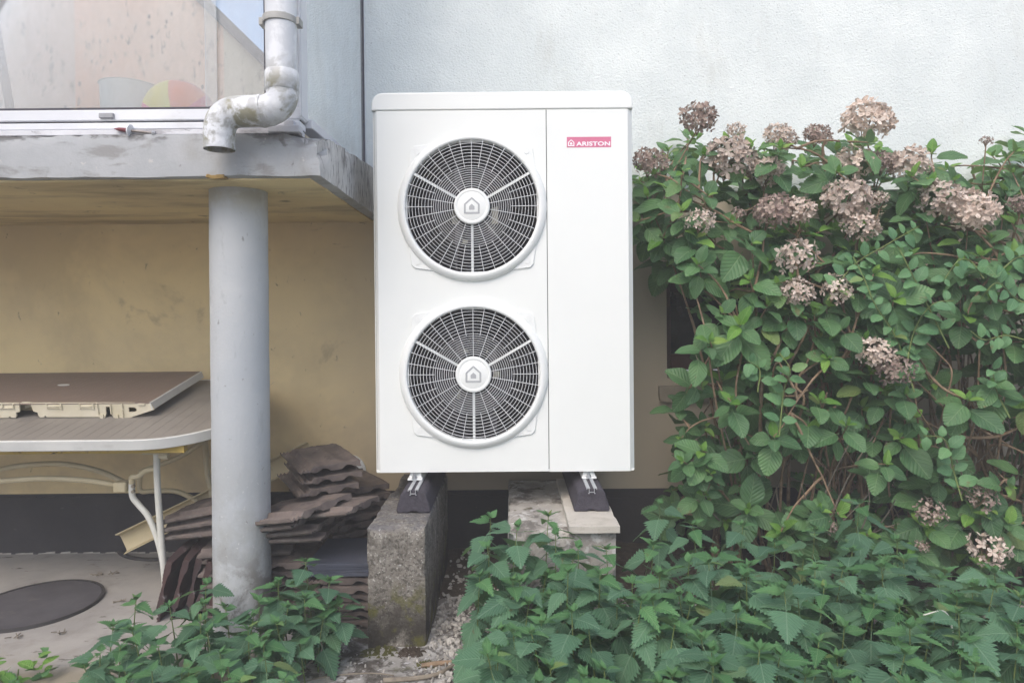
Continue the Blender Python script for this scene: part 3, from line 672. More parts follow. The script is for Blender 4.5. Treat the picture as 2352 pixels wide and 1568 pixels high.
# feet brackets with bolts under the unit
def bracket(cx):
    z1 = zb + .0008; zl = z1 - .031
    bp = MB().prism([(cx - .020, UY + .05, z1), (cx + .020, UY + .05, z1), (cx + .026, UY + .01, zl + .008), (cx - .026, UY + .01, zl + .008)], (0, .24, 0))
    bp = MB(); tw, bw = .019, .029
    for (y0, y1) in ((UY + .012, UY + .30),):
        bp.add([(cx-bw, y0-.012, zl), (cx+bw, y0-.012, zl), (cx+bw, y1, zl), (cx-bw, y1, zl), (cx-bw, y0-.012, zl+.008), (cx+bw, y0-.012, zl+.008), (cx+bw, y1, zl+.008), (cx-bw, y1, zl+.008)], [(0,3,2,1),(4,5,6,7),(0,1,5,4),(1,2,6,5),(2,3,7,6),(3,0,4,7)])
        bp.add([(cx-bw+.003, y0, zl+.0082), (cx+bw-.003, y0, zl+.0082), (cx+bw-.003, y1, zl+.0082), (cx-bw+.003, y1, zl+.0082), (cx-tw, y0+.014, z1), (cx+tw, y0+.014, z1), (cx+tw, y1, z1), (cx-tw, y1, z1)], [(0,3,2,1),(4,5,6,7),(0,1,5,4),(1,2,6,5),(2,3,7,6),(3,0,4,7)])
    b = part('foot_bracket', bp, M['white2'], hp, bevel=.002)
    part('bolt', MB().tube([(cx - .002, UY + .002, zl + .008), (cx - .002, UY + .002, z1 - .001)], .0042, 12).tube([(cx - .002, UY + .002, zl + .009), (cx - .002, UY + .002, zl + .017)], .0088, 6)
         .tube([(cx - .002, UY + .002, zl + .0082), (cx - .002, UY + .002, zl + .0098)], .0105, 20), M['galv'], b)
    return zl
bxs = [at(953, 1100, UY).x, at(1353.5, 1098, UY).x]
for bx in bxs: zl = bracket(bx)
# ============================================================ blocks, feet
BT = at(905, 1212, 2.304).z
ml = MB(); bl = at(842, 1300, 2.304).x; brx = at(978, 1300, 2.304).x
single('concrete_block', roughbox((bl, 2.304, -.03), (brx, 3.10, BT), .02, .003, 10, 5, edge=.009), M['block'], 'tall mossy concrete block under the left foot of the heat pump', 'concrete block', smooth=True, group='concrete supports under the heat pump')
rl, rr_ = at(1166, 1250, 2.33).x, at(1424, 1240, 2.31).x
single('concrete_block', roughbox((rl, 2.335, -.03), (rr_ - .008, 3.08, BT - .026), .025, .004, 10, 12, edge=.012), M['blockr'], 'wide flaking whitewashed concrete base beneath the right foot', 'concrete block', smooth=True, group='concrete supports under the heat pump')
pv0 = at(1307, 1209, 2.304).x
single('paving_slab', roughbox((pv0, 2.304, BT - .0255), (rr_, 2.98, BT), .02, .0012, 10, 3, edge=.003), M['paver'], 'clean pale paving slab lying under the right rubber foot', 'slab', smooth=True)
def rubber_foot(x0, x1, top_c, name_label):
    # hump profile extruded along Y
    cx = (x0 + x1) / 2; hw_ = (x1 - x0) / 2; h = zl - .004 - BT; pr = []
    for t in range(21):
        a = PI * t / 20; c, s = math.cos(a), math.sin(a)
        pr.append((cx + hw_ * .80 * math.copysign(abs(c) ** .8, c), BT + h * (.62 + .38 * abs(s) ** .8)))
    poly = [(cx - hw_ * .97, BT + .001), (cx - hw_ * .99, BT + .012)][::-1]
    pts = [(x1 - hw_ * .03, BT + .001), (x1, BT + .012)] + pr + [(x0, BT + .012), (x0 + hw_ * .03, BT + .001)]
    mid = []
    pts = pts[:2] + [(cx + hw_ * .93, BT + h * .38)] + pts[2:-2] + [(cx - hw_ * .93, BT + h * .38)] + pts[-2:]
    base = pts[-1:] + [(cx - .018, BT + .001), (cx - .010, BT + .007), (cx + .010, BT + .007), (cx + .018, BT + .001)]
    poly = pts + base[1:]
    t = thing('rubber_foot', name_label, 'support foot', (cx, 2.7, BT), 'rubber feet under the heat pump')
    part('rubber_block', MB().prism([(p[0], 2.472, p[1]) for p in poly], (0, .58, 0)), M['rubber'], t, bevel=.006, seg=3)
    # aluminium rail set in the top, its end facing out
    rx, zt2 = cx + top_c, zl - .0005; hwd = .0195; tk = .0022; y0 = 2.466; y1 = 3.04
    rail = MB()
    for s in (-1, 1):
        rail.box((min(rx + s*hwd, rx + s*.0065), y0, zt2 - tk), (max(rx + s*hwd, rx + s*.0065), y1, zt2))
        rail.box((min(rx + s*hwd, rx + s*(hwd - tk)), y0, zt2 - .006), (max(rx + s*hwd, rx + s*(hwd - tk)), y1, zt2 - tk))
        rail.box((min(rx + s*.0085, rx + s*(.0085 + tk)), y0, zt2 - .0195), (max(rx + s*.0085, rx + s*(.0085 + tk)), y1, zt2 - tk))
        rail.box((min(rx + s*.0085, rx + s*.0135), y0, zt2 - .0215), (max(rx + s*.0085, rx + s*.0135), y1, zt2 - .0196))
    rail.box((rx - .0084, y0, zt2 - .017), (rx + .0084, y1, zt2 - .015))
    part('rail', rail, M['alu'], t)
rubber_foot(at(910, 1177, 2.472).x, at(989, 1177, 2.472).x, .000, 'black rubber foot with aluminium rail on the tall mossy block')
rubber_foot(at(1318, 1177, 2.472).x, at(1401, 1177, 2.472).x, .000, 'black rubber foot with aluminium rail on the pale paving slab')

# ============================================================ TABLE with leaf
TP = Vector((-1.6, 2.45, at(150, 1012, 2.45).z)); TA = R(11.2)
tn = Vector((0, -math.sin(TA), math.cos(TA))); tv = Vector((0, math.cos(TA), math.sin(TA))); tu = Vector((1, 0, 0))
tab = thing('garden_table', 'grey topped plastic garden table with cream tube legs standing under the balcony', 'table', (-1.6, 2.8, 0))
def tpt(x, v, h=0): return Vector((x, TP.y, TP.z)) + tv * v + tn * h
TR_ = -1.075; L_ = .78
def toutline(off=0):
    r = .34 - off; cx_, cv = TR_ - .34, .34; o = [(-3.4, off)]
    o += [(cx_ + r * math.sin(a), cv - r * math.cos(a)) for a in [PI/2*i/14 for i in range(15)]]
    r2 = .40 - off; o += [(TR_ - .40 + r2 * math.cos(a), L_ - .40 + r2 * math.sin(a)) for a in [PI/2*i/10 for i in range(11)]]
    return o + [(-3.4, L_ - off)]
TH = .042
def prismT(out, h0, h1): return MB().prism([tpt(x, v, h0) for x, v in out], tn * (h1 - h0))
part('table_top', prismT(toutline(.012), -.030, -.0015), M['tabletop'], tab)
gr = MB(); gx_ = -3.35
while gx_ < TR_ - .03:
    v0 = .02 if gx_ < TR_ - .34 else .34 - math.sqrt(max(0, .328**2 - (gx_ - TR_ + .34)**2)) + .008
    gr.add([tpt(gx_, v0, -.0010), tpt(gx_ + .0014, v0, -.0010), tpt(gx_ + .0014, L_ - .05, -.0010), tpt(gx_, L_ - .05, -.0010), tpt(gx_ + .0007, v0, -.0006), tpt(gx_ + .0007, L_ - .05, -.0006)], [(0, 4, 5, 3), (4, 1, 2, 5)]); gx_ += .047
part('rib', gr, surf('grey_table_rib', '7f7c79', '8b8884', 5, .6), tab, kind='stuff')
o_, i_ = toutline(0), toutline(.012); rim = MB(); k = len(o_)
rim.v = [tpt(x, v, h) for (x, v), h in [(p, 0) for p in o_] + [(p, -TH) for p in o_] + [(p, 0) for p in i_] + [(p, -TH) for p in i_]]
for i in range(k - 1):
    rim.f += [(i, i+1, k+i+1, k+i), (i, 2*k+i, 2*k+i+1, i+1), (k+i, k+i+1, 3*k+i+1, 3*k+i), (2*k+i, 3*k+i, 3*k+i+1, 2*k+i+1)]
rim.m = [0] * len(rim.f)
part('rim', rim, M['tablewhite'], tab, bevel=.003)
ybx = at(428, 1032, 2.53).x
part('underframe', MB().prism([tpt(-3.3, .05, -TH + .004), tpt(ybx, .05, -TH + .004), tpt(ybx, .05, -TH - .030), tpt(-3.3, .05, -TH - .030)], tv * .03)
     .prism([tpt(ybx - .09, .09, -TH + .004), tpt(ybx + .02, .09, -TH + .004), tpt(ybx + .01, .09, -TH - .010), tpt(ybx - .09, .09, -TH - .012)], tv * .5)
     .prism([tpt(-3.3, .65, -TH + .004), tpt(ybx, .65, -TH + .004), tpt(ybx, .65, -TH - .012), tpt(-3.3, .65, -TH - .012)], tv * .03), M['yellowbeam'], tab)
LY = 2.64
def A(pts, Y): return [at(p[0], p[1], p[2] if len(p) > 2 else Y) for p in pts]
g0 = at(384, 1398, LY + .01); g0.z = 0
part('leg', MB().tube(smoothpath(A([(360, 1042), (361, 1100), (366, 1180), (373, 1270)], LY) + [g0], 5), .0125, 14), M['whitetube'], tab, smooth=True)
part('leg', MB().tube(smoothpath(A([(303, 1100), (304, 1138), (318, 1158), (340, 1185), (360, 1232), (374, 1290), (383, 1360)], LY + .02), 5), .0118, 14), M['whitetube'], tab, smooth=True)
g1 = at(500, 1260, 3.0); g1.z = 0
part('leg', MB().tube(smoothpath(A([(472, 1000), (473, 1050), (478, 1095), (487, 1140)], 3.0) + [g1], 5), .0125, 12), M['creamy'], tab, smooth=True)
part('brace', MB().tube(smoothpath(A([(303, 1110), (303, 1096), (318, 1093), (336, 1080), (352, 1077), (363, 1080)], LY + .01), 5), .0112, 12), M['creamy'], tab, smooth=True)
part('brace', MB().tube(smoothpath(A([(-160, 1140), (-80, 1108), (0, 1078), (80, 1066), (155, 1066), (230, 1082), (284, 1106)], 2.9), 6), .0115, 12), M['creamy'], tab, smooth=True)
part('brace', MB().tube(smoothpath(A([(-160, 1112), (0, 1104), (100, 1098), (200, 1103), (272, 1114)], LY + .03), 6), .0115, 12), M['creamy'], tab, smooth=True)
part('brace', MB().tube(smoothpath(A([(322, 1086), (322, 1125), (350, 1127), (400, 1127), (435, 1140), (466, 1160)], 2.98), 6), .011, 12), M['creamy'], tab, smooth=True)
part('brace', MB().tube(smoothpath(A([(322, 1084), (345, 1075), (380, 1062), (425, 1042), (470, 1010)], 2.95), 6), .011, 12), M['creamy'], tab, smooth=True)
c = at(282, 1115, LY + .03)
jb = part('joint_bracket', MB().box((c.x - .027, LY + .005, c.z - .022), (c.x + .024, LY + .05, c.z + .020)), M['creamy'], tab, bevel=.006, seg=3)
for yy in (1117, 1129):
    c2 = at(304, yy, LY); part('bolt', MB().tube([(c2.x, LY + .0125, c2.z), (c2.x, LY - .0, c2.z)], .0065, 10), surf('dull_bolt' + str(yy), '7d7666', '8c8576', 50, .5), jb)
c2 = at(352, 1040, LY - .02); part('leg_plate', MB().box((c2.x - .04, LY - .03, c2.z - .004), (c2.x + .05, LY + .12, c2.z)), M['cream'], tab)
c2 = at(378, 1047, LY); part('knob', MB().tube([(c2.x - .03, LY, c2.z), (c2.x - .004, LY, c2.z), (c2.x + .016, LY, c2.z)], [.006, .013, .013], 14), M['cream'], tab, smooth=True)

# loose leaf lying on the table
v0 = (2.695 - 2.45) / math.cos(TA); LH = .0655
lf = thing('table_leaf', 'loose brown grey plastic table leaf lying upside on the garden table', 'table leaf', tpt(-1.9, v0 + .2))
lf['label'] = 'loose brown grey plastic leaf with cream cut-out edge lying on the garden table'
YL = (CAM.y + tpt(0, v0).y)
def lc(x, y):     # pixel on the leaf's front face -> (x, height) in its own plane
    p = at(x, y, YL); return (p.x, (p.z - tpt(0, v0).z) / math.cos(TA))
outl = [lc(*p) for p in ((349, 923.6), (355.5, 940), (287, 962.5), (263, 962.5), (256, 949), (255.5, 933), (245.5, 933), (245, 949), (239.5, 962.5), (230.5, 963), (228.5, 957.2), (107, 957.5), (106, 954.5), (102.5, 954.5), (102, 957.8), (92, 958), (89, 954), (88, 946.5), (79, 944.5), (75, 928), (77, 924))]
hole = [lc(*p) for p in ((297.5, 934.5), (311, 934.5), (315.4, 938), (315.4, 942), (311, 945.3), (297.5, 945.3))]
def leafplate(name, loops, th, mat, h=0):
    me = plate(loops, th); me.transform(Matrix.Rotation(TA, 4, 'X')); o_ = tpt(0, v0)
    return link(name, me, mat, lf, Vector((0, o_.y, o_.z)) + tv * (th / 2 + h) - wloc(lf))
leafplate('front_edge', [outl, hole], .006, M['cream'])
leafplate('front_edge', [[lc(*p) for p in ((48, 924), (48.5, 940), (47, 945.5), (39, 946), (38, 956), (36, 959), (25, 959), (24.5, 955.5), (21, 955.5), (20.5, 959), (-160, 960.5), (-160, 925.4))]], .006, M['cream'])
leafplate('handle_lip', [[lc(*p) for p in ((48.2, 925.5), (55, 923), (69, 923), (76.5, 925), (76.5, 930), (69, 928.5), (56, 928.5), (48.2, 931))]], .006, M['cream'], .004)
leafplate('handle_lip', [[lc(*p) for p in ((48.2, 936), (60, 933), (76.5, 932), (76.5, 938), (62, 939), (48.2, 943))]], .006, M['cream'], .03)
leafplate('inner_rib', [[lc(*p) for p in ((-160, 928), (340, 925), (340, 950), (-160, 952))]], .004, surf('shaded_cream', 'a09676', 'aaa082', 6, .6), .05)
for (x0, y0, x1, y1) in ((111, 926, 113.5, 937), (143, 926, 146.5, 938), (186, 926, 188.5, 938), (216, 926, 220, 938), (111, 931, 146, 933), (186, 931, 220, 933), (111, 934.5, 143, 936), (186, 934.5, 217, 936),
                         (283, 925, 286, 936), (321, 925, 337, 928.2), (266, 951, 273, 961), (232, 951, 239, 961), (227, 926, 229, 950), (257, 926, 259, 950), (283.5, 940, 285, 961),
                         (10, 926, 12.5, 936.5), (35, 926, 37, 936.5), (0, 934.5, 36, 936.3), (-30, 934.5, -2, 936.3)):
    a, b = lc(x0, y1), lc(x1, y0)
    me = plate([[(a[0], a[1]), (b[0], a[1]), (b[0], b[1]), (a[0], b[1])]], .006); me.transform(Matrix.Rotation(TA, 4, 'X')); o_ = tpt(0, v0)
    link('moulded_rib', me, M['cream'], lf, Vector((0, o_.y, o_.z)) - tv * .003 - wloc(lf))
XE = outl[0][0]; LB = .455
def lpt(x, v, h): return tpt(x, v0 + v, h)
ht = outl[0][1]
part('top_face', MB().prism([lpt(-3.3, -.001, ht - .004), lpt(XE - .003, -.001, ht - .004), lpt(XE - .006, LB, ht - .004), lpt(-3.3, LB, ht - .004)], tn * .0045), M['leaftop'], lf, bevel=.001)
gr = MB(); gx_ = -3.25
while gx_ < XE - .02:
    gr.add([lpt(gx_, .004, ht), lpt(gx_ + .002, .004, ht), lpt(gx_ + .002, LB - .006, ht), lpt(gx_, LB - .006, ht), lpt(gx_ + .001, .004, ht + .0011), lpt(gx_ + .001, LB - .006, ht + .0011)], [(0, 4, 5, 3), (4, 1, 2, 5)]); gx_ += .024
part('rib', gr, surf('brown_leaf_rib', '7d6e64', '87786d', 5, .6), lf, kind='stuff')
part('end_face', MB().prism([lpt(XE - .004, -.0005, ht + .001), lpt(XE + .001, -.0005, ht - .001), lpt(XE + .008, -.0005, outl[1][1]), lpt(XE + .002, -.0005, outl[1][1])], tv * LB), M['tablewhite'], lf)
ho = on = None
hc = at(146, 883, 2.93)
hv = (Vector((0, hc.y, hc.z)) - Vector((0, TP.y, TP.z))).dot(tv)
me = plate([[(.026 * math.cos(a), .011 * math.sin(a)) for a in [2*PI*i/24 for i in range(24)]]], .002); me.transform(Matrix.Rotation(-PI / 2 + TA, 4, 'X'))
link('hole_plug', me, M['tablewhite'], lf, lpt(hc.x, hv - v0, ht + .0014) - wloc(lf))

# ============================================================ GUTTER, HOSE, COVER
ga_, gb_ = at(282, 1246, 2.93), at(716, 1034, 3.10); gd = (gb_ - ga_)
hd = gd.normalized(); upv = Vector((-hd.z, 0, hd.x)).normalized(); fw = hd.cross(upv); fw = fw if fw.y < 0 else -fw
prof = [(-.046, .050), (-.046, .046), (-.042, .010), (-.030, .002), (.030, .0), (.040, .006), (.046, .040), (.050, .042)]
prof2 = [(a + (.003 if a < 0 else -.003), b + (.0 if abs(a) > .04 else .003)) for a, b in prof][::-1]
cs = [ga_ + upv * a + fw * (b - .01) for a, b in prof + prof2]
single('gutter_channel', MB().prism(cs, gd), M['gutter'], 'cream plastic gutter length leaning up behind the column from the patio', 'gutter', bevel=.0008)
hz = .012
single('black_hose', MB().tube(smoothpath([on_z(*p, hz) for p in ((290, 1246), (275, 1254), (273, 1264), (285, 1275), (310, 1282), (345, 1285), (380, 1284), (420, 1282), (450, 1270))], 6), .0105, 10), M['hose'],
       'black hose looped on the patio below the leaning gutter', 'hose', smooth=True)
mc = Vector((-1.925, 2.655, .008))
mh = thing('manhole_cover', 'round dark flush cover in the patio at the lower left', 'manhole cover', mc)
part('cover_plate', MB().lathe([(0, .009), (.224, .009), (.226, .007), (.226, 0)], mc, 'Z', 72), M['iron'], mh)
part('cover_rim', MB().lathe([(.2275, 0), (.2275, .011), (.236, .012), (.238, 0)], mc, 'Z', 72), M['hose'], mh)
vc = at(822, 1058, YW)
vt = thing('wall_vent', 'round white plastic vent grille on the wall behind the stacked tiles', 'vent', (vc.x - .02, YW, vc.z - .03))
vcx = Vector((at(800, 1075, YW).x, YW, at(800, 1083, YW).z)); vr = .088
part('vent_rim', MB().lathe([(vr, 0), (vr, -.012), (vr - .010, -.016), (vr - .013, -.010), (vr - .013, 0)], vcx, 'Y', 48, close=True), M['white2'], vt, smooth=True)
part('vent_back', MB().lathe([(0, -.002), (vr - .012, -.002), (vr - .012, .0)], vcx, 'Y', 40), M['cavity'], vt)
for k in range(-3, 4):
    z = k * .0215 + .004; hw2 = math.sqrt(max(.0001, (vr - .012) ** 2 - z * z))
    part('louvre', MB().box((vcx.x - hw2, YW - .013, vcx.z + z - .0055), (vcx.x + hw2, YW - .006, vcx.z + z + .0055)), M['white2'], vt)

# ============================================================ ROOF TILES
def tile_mesh(name, W, L, waves, mat_, amp=.007):
    """interlocking tile: nose thick and nearly straight on top, scalloped under, troughs in the face, grooves down the left"""
    nx, ny = 32, 9; mb = MB()
    def top(x, t):
        u = x / W; g = math.sin(PI * min(1, max(0, (t - .02) / .96))) ** .5 if 0 < t < 1 else 0
        if u < .20: return .020 + .005 * math.cos(u / .20 * 3 * 2 * PI) - .004
        s = (u - .20) / .80; return .026 + amp * math.cos(2 * PI * waves * s) * (.15 + .85 * g) - (.004 if u > .95 else 0)
    def bot(x, t):
        u = x / W
        if u < .20: return .006 + .003 * math.cos(u / .20 * 3 * 2 * PI)
        s = (u - .20) / .80; return .012 * max(0, math.cos(2 * PI * waves * (s - .5 / waves))) ** .7
    for lay in (0, 1):
        for j in range(ny + 1):
            t = j / ny
            for i in range(nx + 1):
                x = W * i / nx; y = L * t; q = Vector((x * 26, y * 26, W * 10 + lay * 3)); ed = j in (0, ny) or i in (0, nx)
                z = (top(x, t) if lay else bot(x, t)) + .0014 * noise.noise(q)
                if ed: z += (-1 if lay else 1) * .004 * abs(noise.noise(q * 2.3)); y += .004 * noise.noise(q * 1.7 + Vector((0, 0, 9)))
                mb.v.append(Vector((x - W / 2, y, z)))
    n1 = nx + 1; o = n1 * (ny + 1)
    for j in range(ny):
        for i in range(nx):
            a = j * n1 + i; mb.f += [(a, a + n1, a + n1 + 1, a + 1), (o + a, o + a + 1, o + a + n1 + 1, o + a + n1)]
    for i in range(nx): mb.f += [(i, i + 1, o + i + 1, o + i), (ny*n1 + i, o + ny*n1 + i, o + ny*n1 + i + 1, ny*n1 + i + 1)]
    for j in range(ny): mb.f += [(j*n1, o + j*n1, o + (j+1)*n1, (j+1)*n1), (j*n1 + nx, (j+1)*n1 + nx, o + (j+1)*n1 + nx, o + j*n1 + nx)]
    mb.m = [0] * len(mb.f)
    me = mb.mesh(name, smooth=True); me.materials.append(mat_); return me
TM = {'big': tile_mesh('roof_tile', .30, .38, 2, M['tile']), 'small': tile_mesh('roof_tile', .24, .34, 2, M['tile'], .006), 'red': tile_mesh('roof_tile', .235, .36, 1, M['redtile'], .012)}
sb = MB().box((-.12, 0, 0), (.12, .28, .011)); TM['slate'] = sb.mesh('slate'); TM['slate'].materials.append(M['slate'])
def tile(kind, p, yaw=0, pitch=0, roll=0, label='', group=None, name='roof_tile'):
    o = bpy.data.objects.new(name, TM[kind]); COL.objects.link(o)
    o.location = p; o.rotation_euler = Euler((R(pitch), R(roll), R(yaw)), 'YXZ')
    return tag(o, label, 'roof tile', group)
ordn = ['topmost', 'second', 'third', 'fourth', 'fifth', 'sixth', 'seventh', 'eighth', 'ninth', 'tenth', 'eleventh', 'twelfth', 'thirteenth']
def on(i, n): return ordn[i] if i == 0 else (ordn[i] + ' from the top')
G1 = 'roof tiles in the loose pile between the column and the heat pump'
# hidden core of the pile
p = at(800, 1200, 2.86)
for i in range(12):
    j = 11 - i; tile('big', (p.x + .02 * math.sin(i * 2.1) + .05, 2.80 + .012 * math.cos(i * 3), .006 + .036 * j), 35 + 6 * math.sin(i * 1.7), 0, 0,
         'blackish roof tile %s in the back stack leaning toward the wall' % on(i, 12), G1)
# three tiles in the tidy upper stack
p_a = Vector((-.714, 0, 0))
for i, (dx, yaw, dz) in enumerate(((0.0, 31, .0), (.004, 29, .044), (-.006, 32, .088))):
    tile('small', (p_a.x + dx, 2.585 + dx, .556 - dz), yaw, 2, -2, 'brown roof tile %s of the three stacked highest beside the column' % ('topmost' if i == 0 else 'in the middle' if i == 1 else 'lowest'), G1)
# long slanted group across behind the column
for i, (x, y, Y, yaw, roll, pit, kind, what) in enumerate((
    (745, 1160, 2.52, 72, 2, -9, 'small', 'slanting roof tile with scalloped edge lying just under the upper stack'),
    (655, 1156, 2.50, 60, -3, -12, 'big', 'slanting brown roof tile crossing right behind the column, upper one'),
    (640, 1180, 2.50, 66, -3, -12, 'small', 'slanting roof tile with a pale wet-looking edge right of the column'),
    (660, 1200, 2.52, 78, 0, -8, 'small', 'reddish worn roof tile below the slanting pair right of the column'),
    (668, 1222, 2.54, 84, 2, -4, 'small', 'brown roof tile with a dark hollow beneath, low right of the column'),
    (478, 1148, 2.72, 70, -6, -14, 'small', 'uppermost brown roof tile sticking out left of the column'),
    (480, 1172, 2.70, 66, -5, -13, 'small', 'pale edged roof tile sticking out left of the column, middle one'),
    (490, 1195, 2.68, 62, -4, -12, 'small', 'lowest brown roof tile sticking out left of the column'))):
    q = at(x, y, Y); L = .40 if kind == 'big' else .34
    a = R(yaw); off = Vector((-math.sin(a), math.cos(a), 0)) * (L / 2)
    tile(kind, (q - off * (-1 if False else 1)), yaw, pit, roll, what, G1)
for i in range(7):
    tile('small', (-.862 + .010 * math.sin(i * 3), 2.64, .006 + .040 * i), 92 + 5 * math.sin(i * 2.3), 0, 0, 'brown roof tile in the supporting stack half hidden by the column, %s' % ('level %s from the ground' % ['one', 'two', 'three', 'four', 'five', 'six', 'seven'][i]), G1)
q = at(665, 1300, 2.52)
for i in range(4):
    tile('big', (q.x + .01 * (i % 2), 2.50, .16 - .04 * i + .012), 8 - 5 * i, 0, 2, ['flat weathered roof tile with lichen on the low stack right of the column', 'second roof tile of the low stack right of the column', 'third roof tile of the low stack right of the column', 'bottom roof tile of the low stack right of the column'][i], G1)
q = at(668, 1290, 2.44); tile('small', (q.x - .03, 2.47, .215), 14, 0, 3, 'greyish flat roof tile face up with a worn white edge right of the column', G1)
# stack beside the concrete block: wavy tiles below, slates above
q = at(780, 1400, 2.44); n_w = 6; pitch_ = (at(780, 1325, 2.44).z - .004) / n_w
for i in range(n_w):
    tile('small', (q.x + .004 * math.sin(i * 2), 2.445 + .004 * math.cos(i * 3), .004 + pitch_ * (n_w - 1 - i)), 0, 0, 0, 'dark wavy roof tile %s of the stack beside the mossy block' % on(i, 6), 'roof tiles stacked under the slates')
z0 = .004 + pitch_ * n_w
for i in range(4):
    o = tile('slate', (q.x + [.0, .004, .012, -.003][i], 2.44 + [.0, .006, .012, .003][i], z0 + .0125 * (3 - i) + .002), [0, 1, -1, 0][i], 0, 0,
         'blue grey flat slate %s of the slates beside the mossy block' % on(i, 4), 'flat slates stacked on the wavy tiles', name='slate')
    o['category'] = 'slate'
# upright red-brown tiles leaning in a row
for i, (x, y) in enumerate(((383, 1350), (413, 1344), (441, 1338), (474, 1345), (500, 1352))):
    q = at(x, 1398, 2.50)
    o = tile('red', (q.x + .0, 2.50 + .02 * (i % 3), .118), 0, 0, 0, '%s upright red brown roof tile leaning in the row left of the column' % ['leftmost', 'second', 'third', 'fourth', 'rightmost half hidden'][i], 'upright tiles left of the column')
    o.rotation_euler = Euler((R(6), R(-78 + 3 * (i % 2)), R(-2 + 3 * i)), 'XYZ')
# ============================================================ PLANTS
def leaf_mat(name, c_dark, c_light, c_vein, lateral=7, slant=.9, rough=.5, quilt=.5, trans=.25, spec=.35, val=.22):
    N = NT(name); t = N.t
    uv = N.n('ShaderNodeSeparateXYZ', {0: N.n('ShaderNodeUVMap').outputs[0]}).outputs
    au = N.math('ABSOLUTE', N.math('SUBTRACT', uv[0], .5)); v = uv[1]
    rnd = N.math('ADD', N.n('ShaderNodeObjectInfo').outputs['Random'], N.n('ShaderNodeAttribute', attribute_name='rnd').outputs['Fac'])
    rnd = N.math('FRACT', rnd)
    mid = N.smooth(au, .028, .008)
    f = N.math('FRACT', N.math('MULTIPLY', N.math('SUBTRACT', v, N.math('MULTIPLY', au, slant)), lateral))
    tri = N.math('MULTIPLY', N.math('ABSOLUTE', N.math('SUBTRACT', f, .5)), 2.0)
    lat = N.math('MULTIPLY', N.smooth(tri, .80, .97), .75)
    vein = N.math('MAXIMUM', mid, lat)
    p = N.pos(True)
    base = N.mix(rnd, lin(c_dark), lin(c_light))
    base = N.mix(N.math('MULTIPLY', N.smooth(N.noise(p, 14, 3), .35, .7), .45), base, lin(c_dark))
    base = N.mix(N.math('MULTIPLY', vein, .38), base, lin(c_vein))
    base = N.mix(N.math('MULTIPLY', N.smooth(N.noise(p, 55, 3), .70, .76), .5), base, lin('6d6434'))
    base = N.mix(N.math('MULTIPLY', N.smooth(rnd, .96, 1.0), .45), base, lin('8f8f45'))
    base = N.mix(N.math('MULTIPLY', N.math('MULTIPLY', N.smooth(N.noise(p, 22, 4), .62, .70), N.smooth(rnd, .6, .7)), .6), base, lin('6f5c3c'))
    back = N.n('ShaderNodeNewGeometry').outputs['Backfacing']
    base = N.mix(N.math('MULTIPLY', back, .4), base, lin('7d9277'))
    N.l(base, N.b.inputs['Base Color']); N.b.inputs['Roughness'].default_value = rough; N.b.inputs['Specular IOR Level'].default_value = spec
    h = N.math('SUBTRACT', N.math('MULTIPLY', N.math('SUBTRACT', 1.0, tri), .6), vein)
    b = N.n('ShaderNodeBump', {'Height': h, 'Strength': quilt, 'Distance': .0035}); N.l(b.outputs[0], N.b.inputs['Normal'])
    tl = N.n('ShaderNodeBsdfTranslucent', {'Color': N.mix(.5, base, lin('7fa53a'))})
    ms = N.n('ShaderNodeMixShader', {0: trans, 1: N.b.outputs[0], 2: tl.outputs[0]}); N.l(ms.outputs[0], N.out.inputs[0]); return N.m
LM = {
 'nettle': leaf_mat('nettle_leaf_green', '4b7058', '69916f', '98b397', 8, 1.1, .62, .55, .32, .25),
 'nettle_young': leaf_mat('young_nettle_green', '4a774c', '62905c', '94b07c', 8, 1.1, .6, .5, .3, .25),
 'hyd': leaf_mat('hydrangea_leaf_green', '426845', '6c9560', '9db98a', 7, .85, .42, .6, .32, .4),
 'hyd_young': leaf_mat('young_hydrangea_green', '58893a', '86b052', 'b3cb7c', 7, .85, .42, .6, .32, .4),
 'vine': leaf_mat('blue_green_vine_leaf', '4b7550', '6a9462', '90ad84', 5, .8, .5, .2, .25, .3),
}
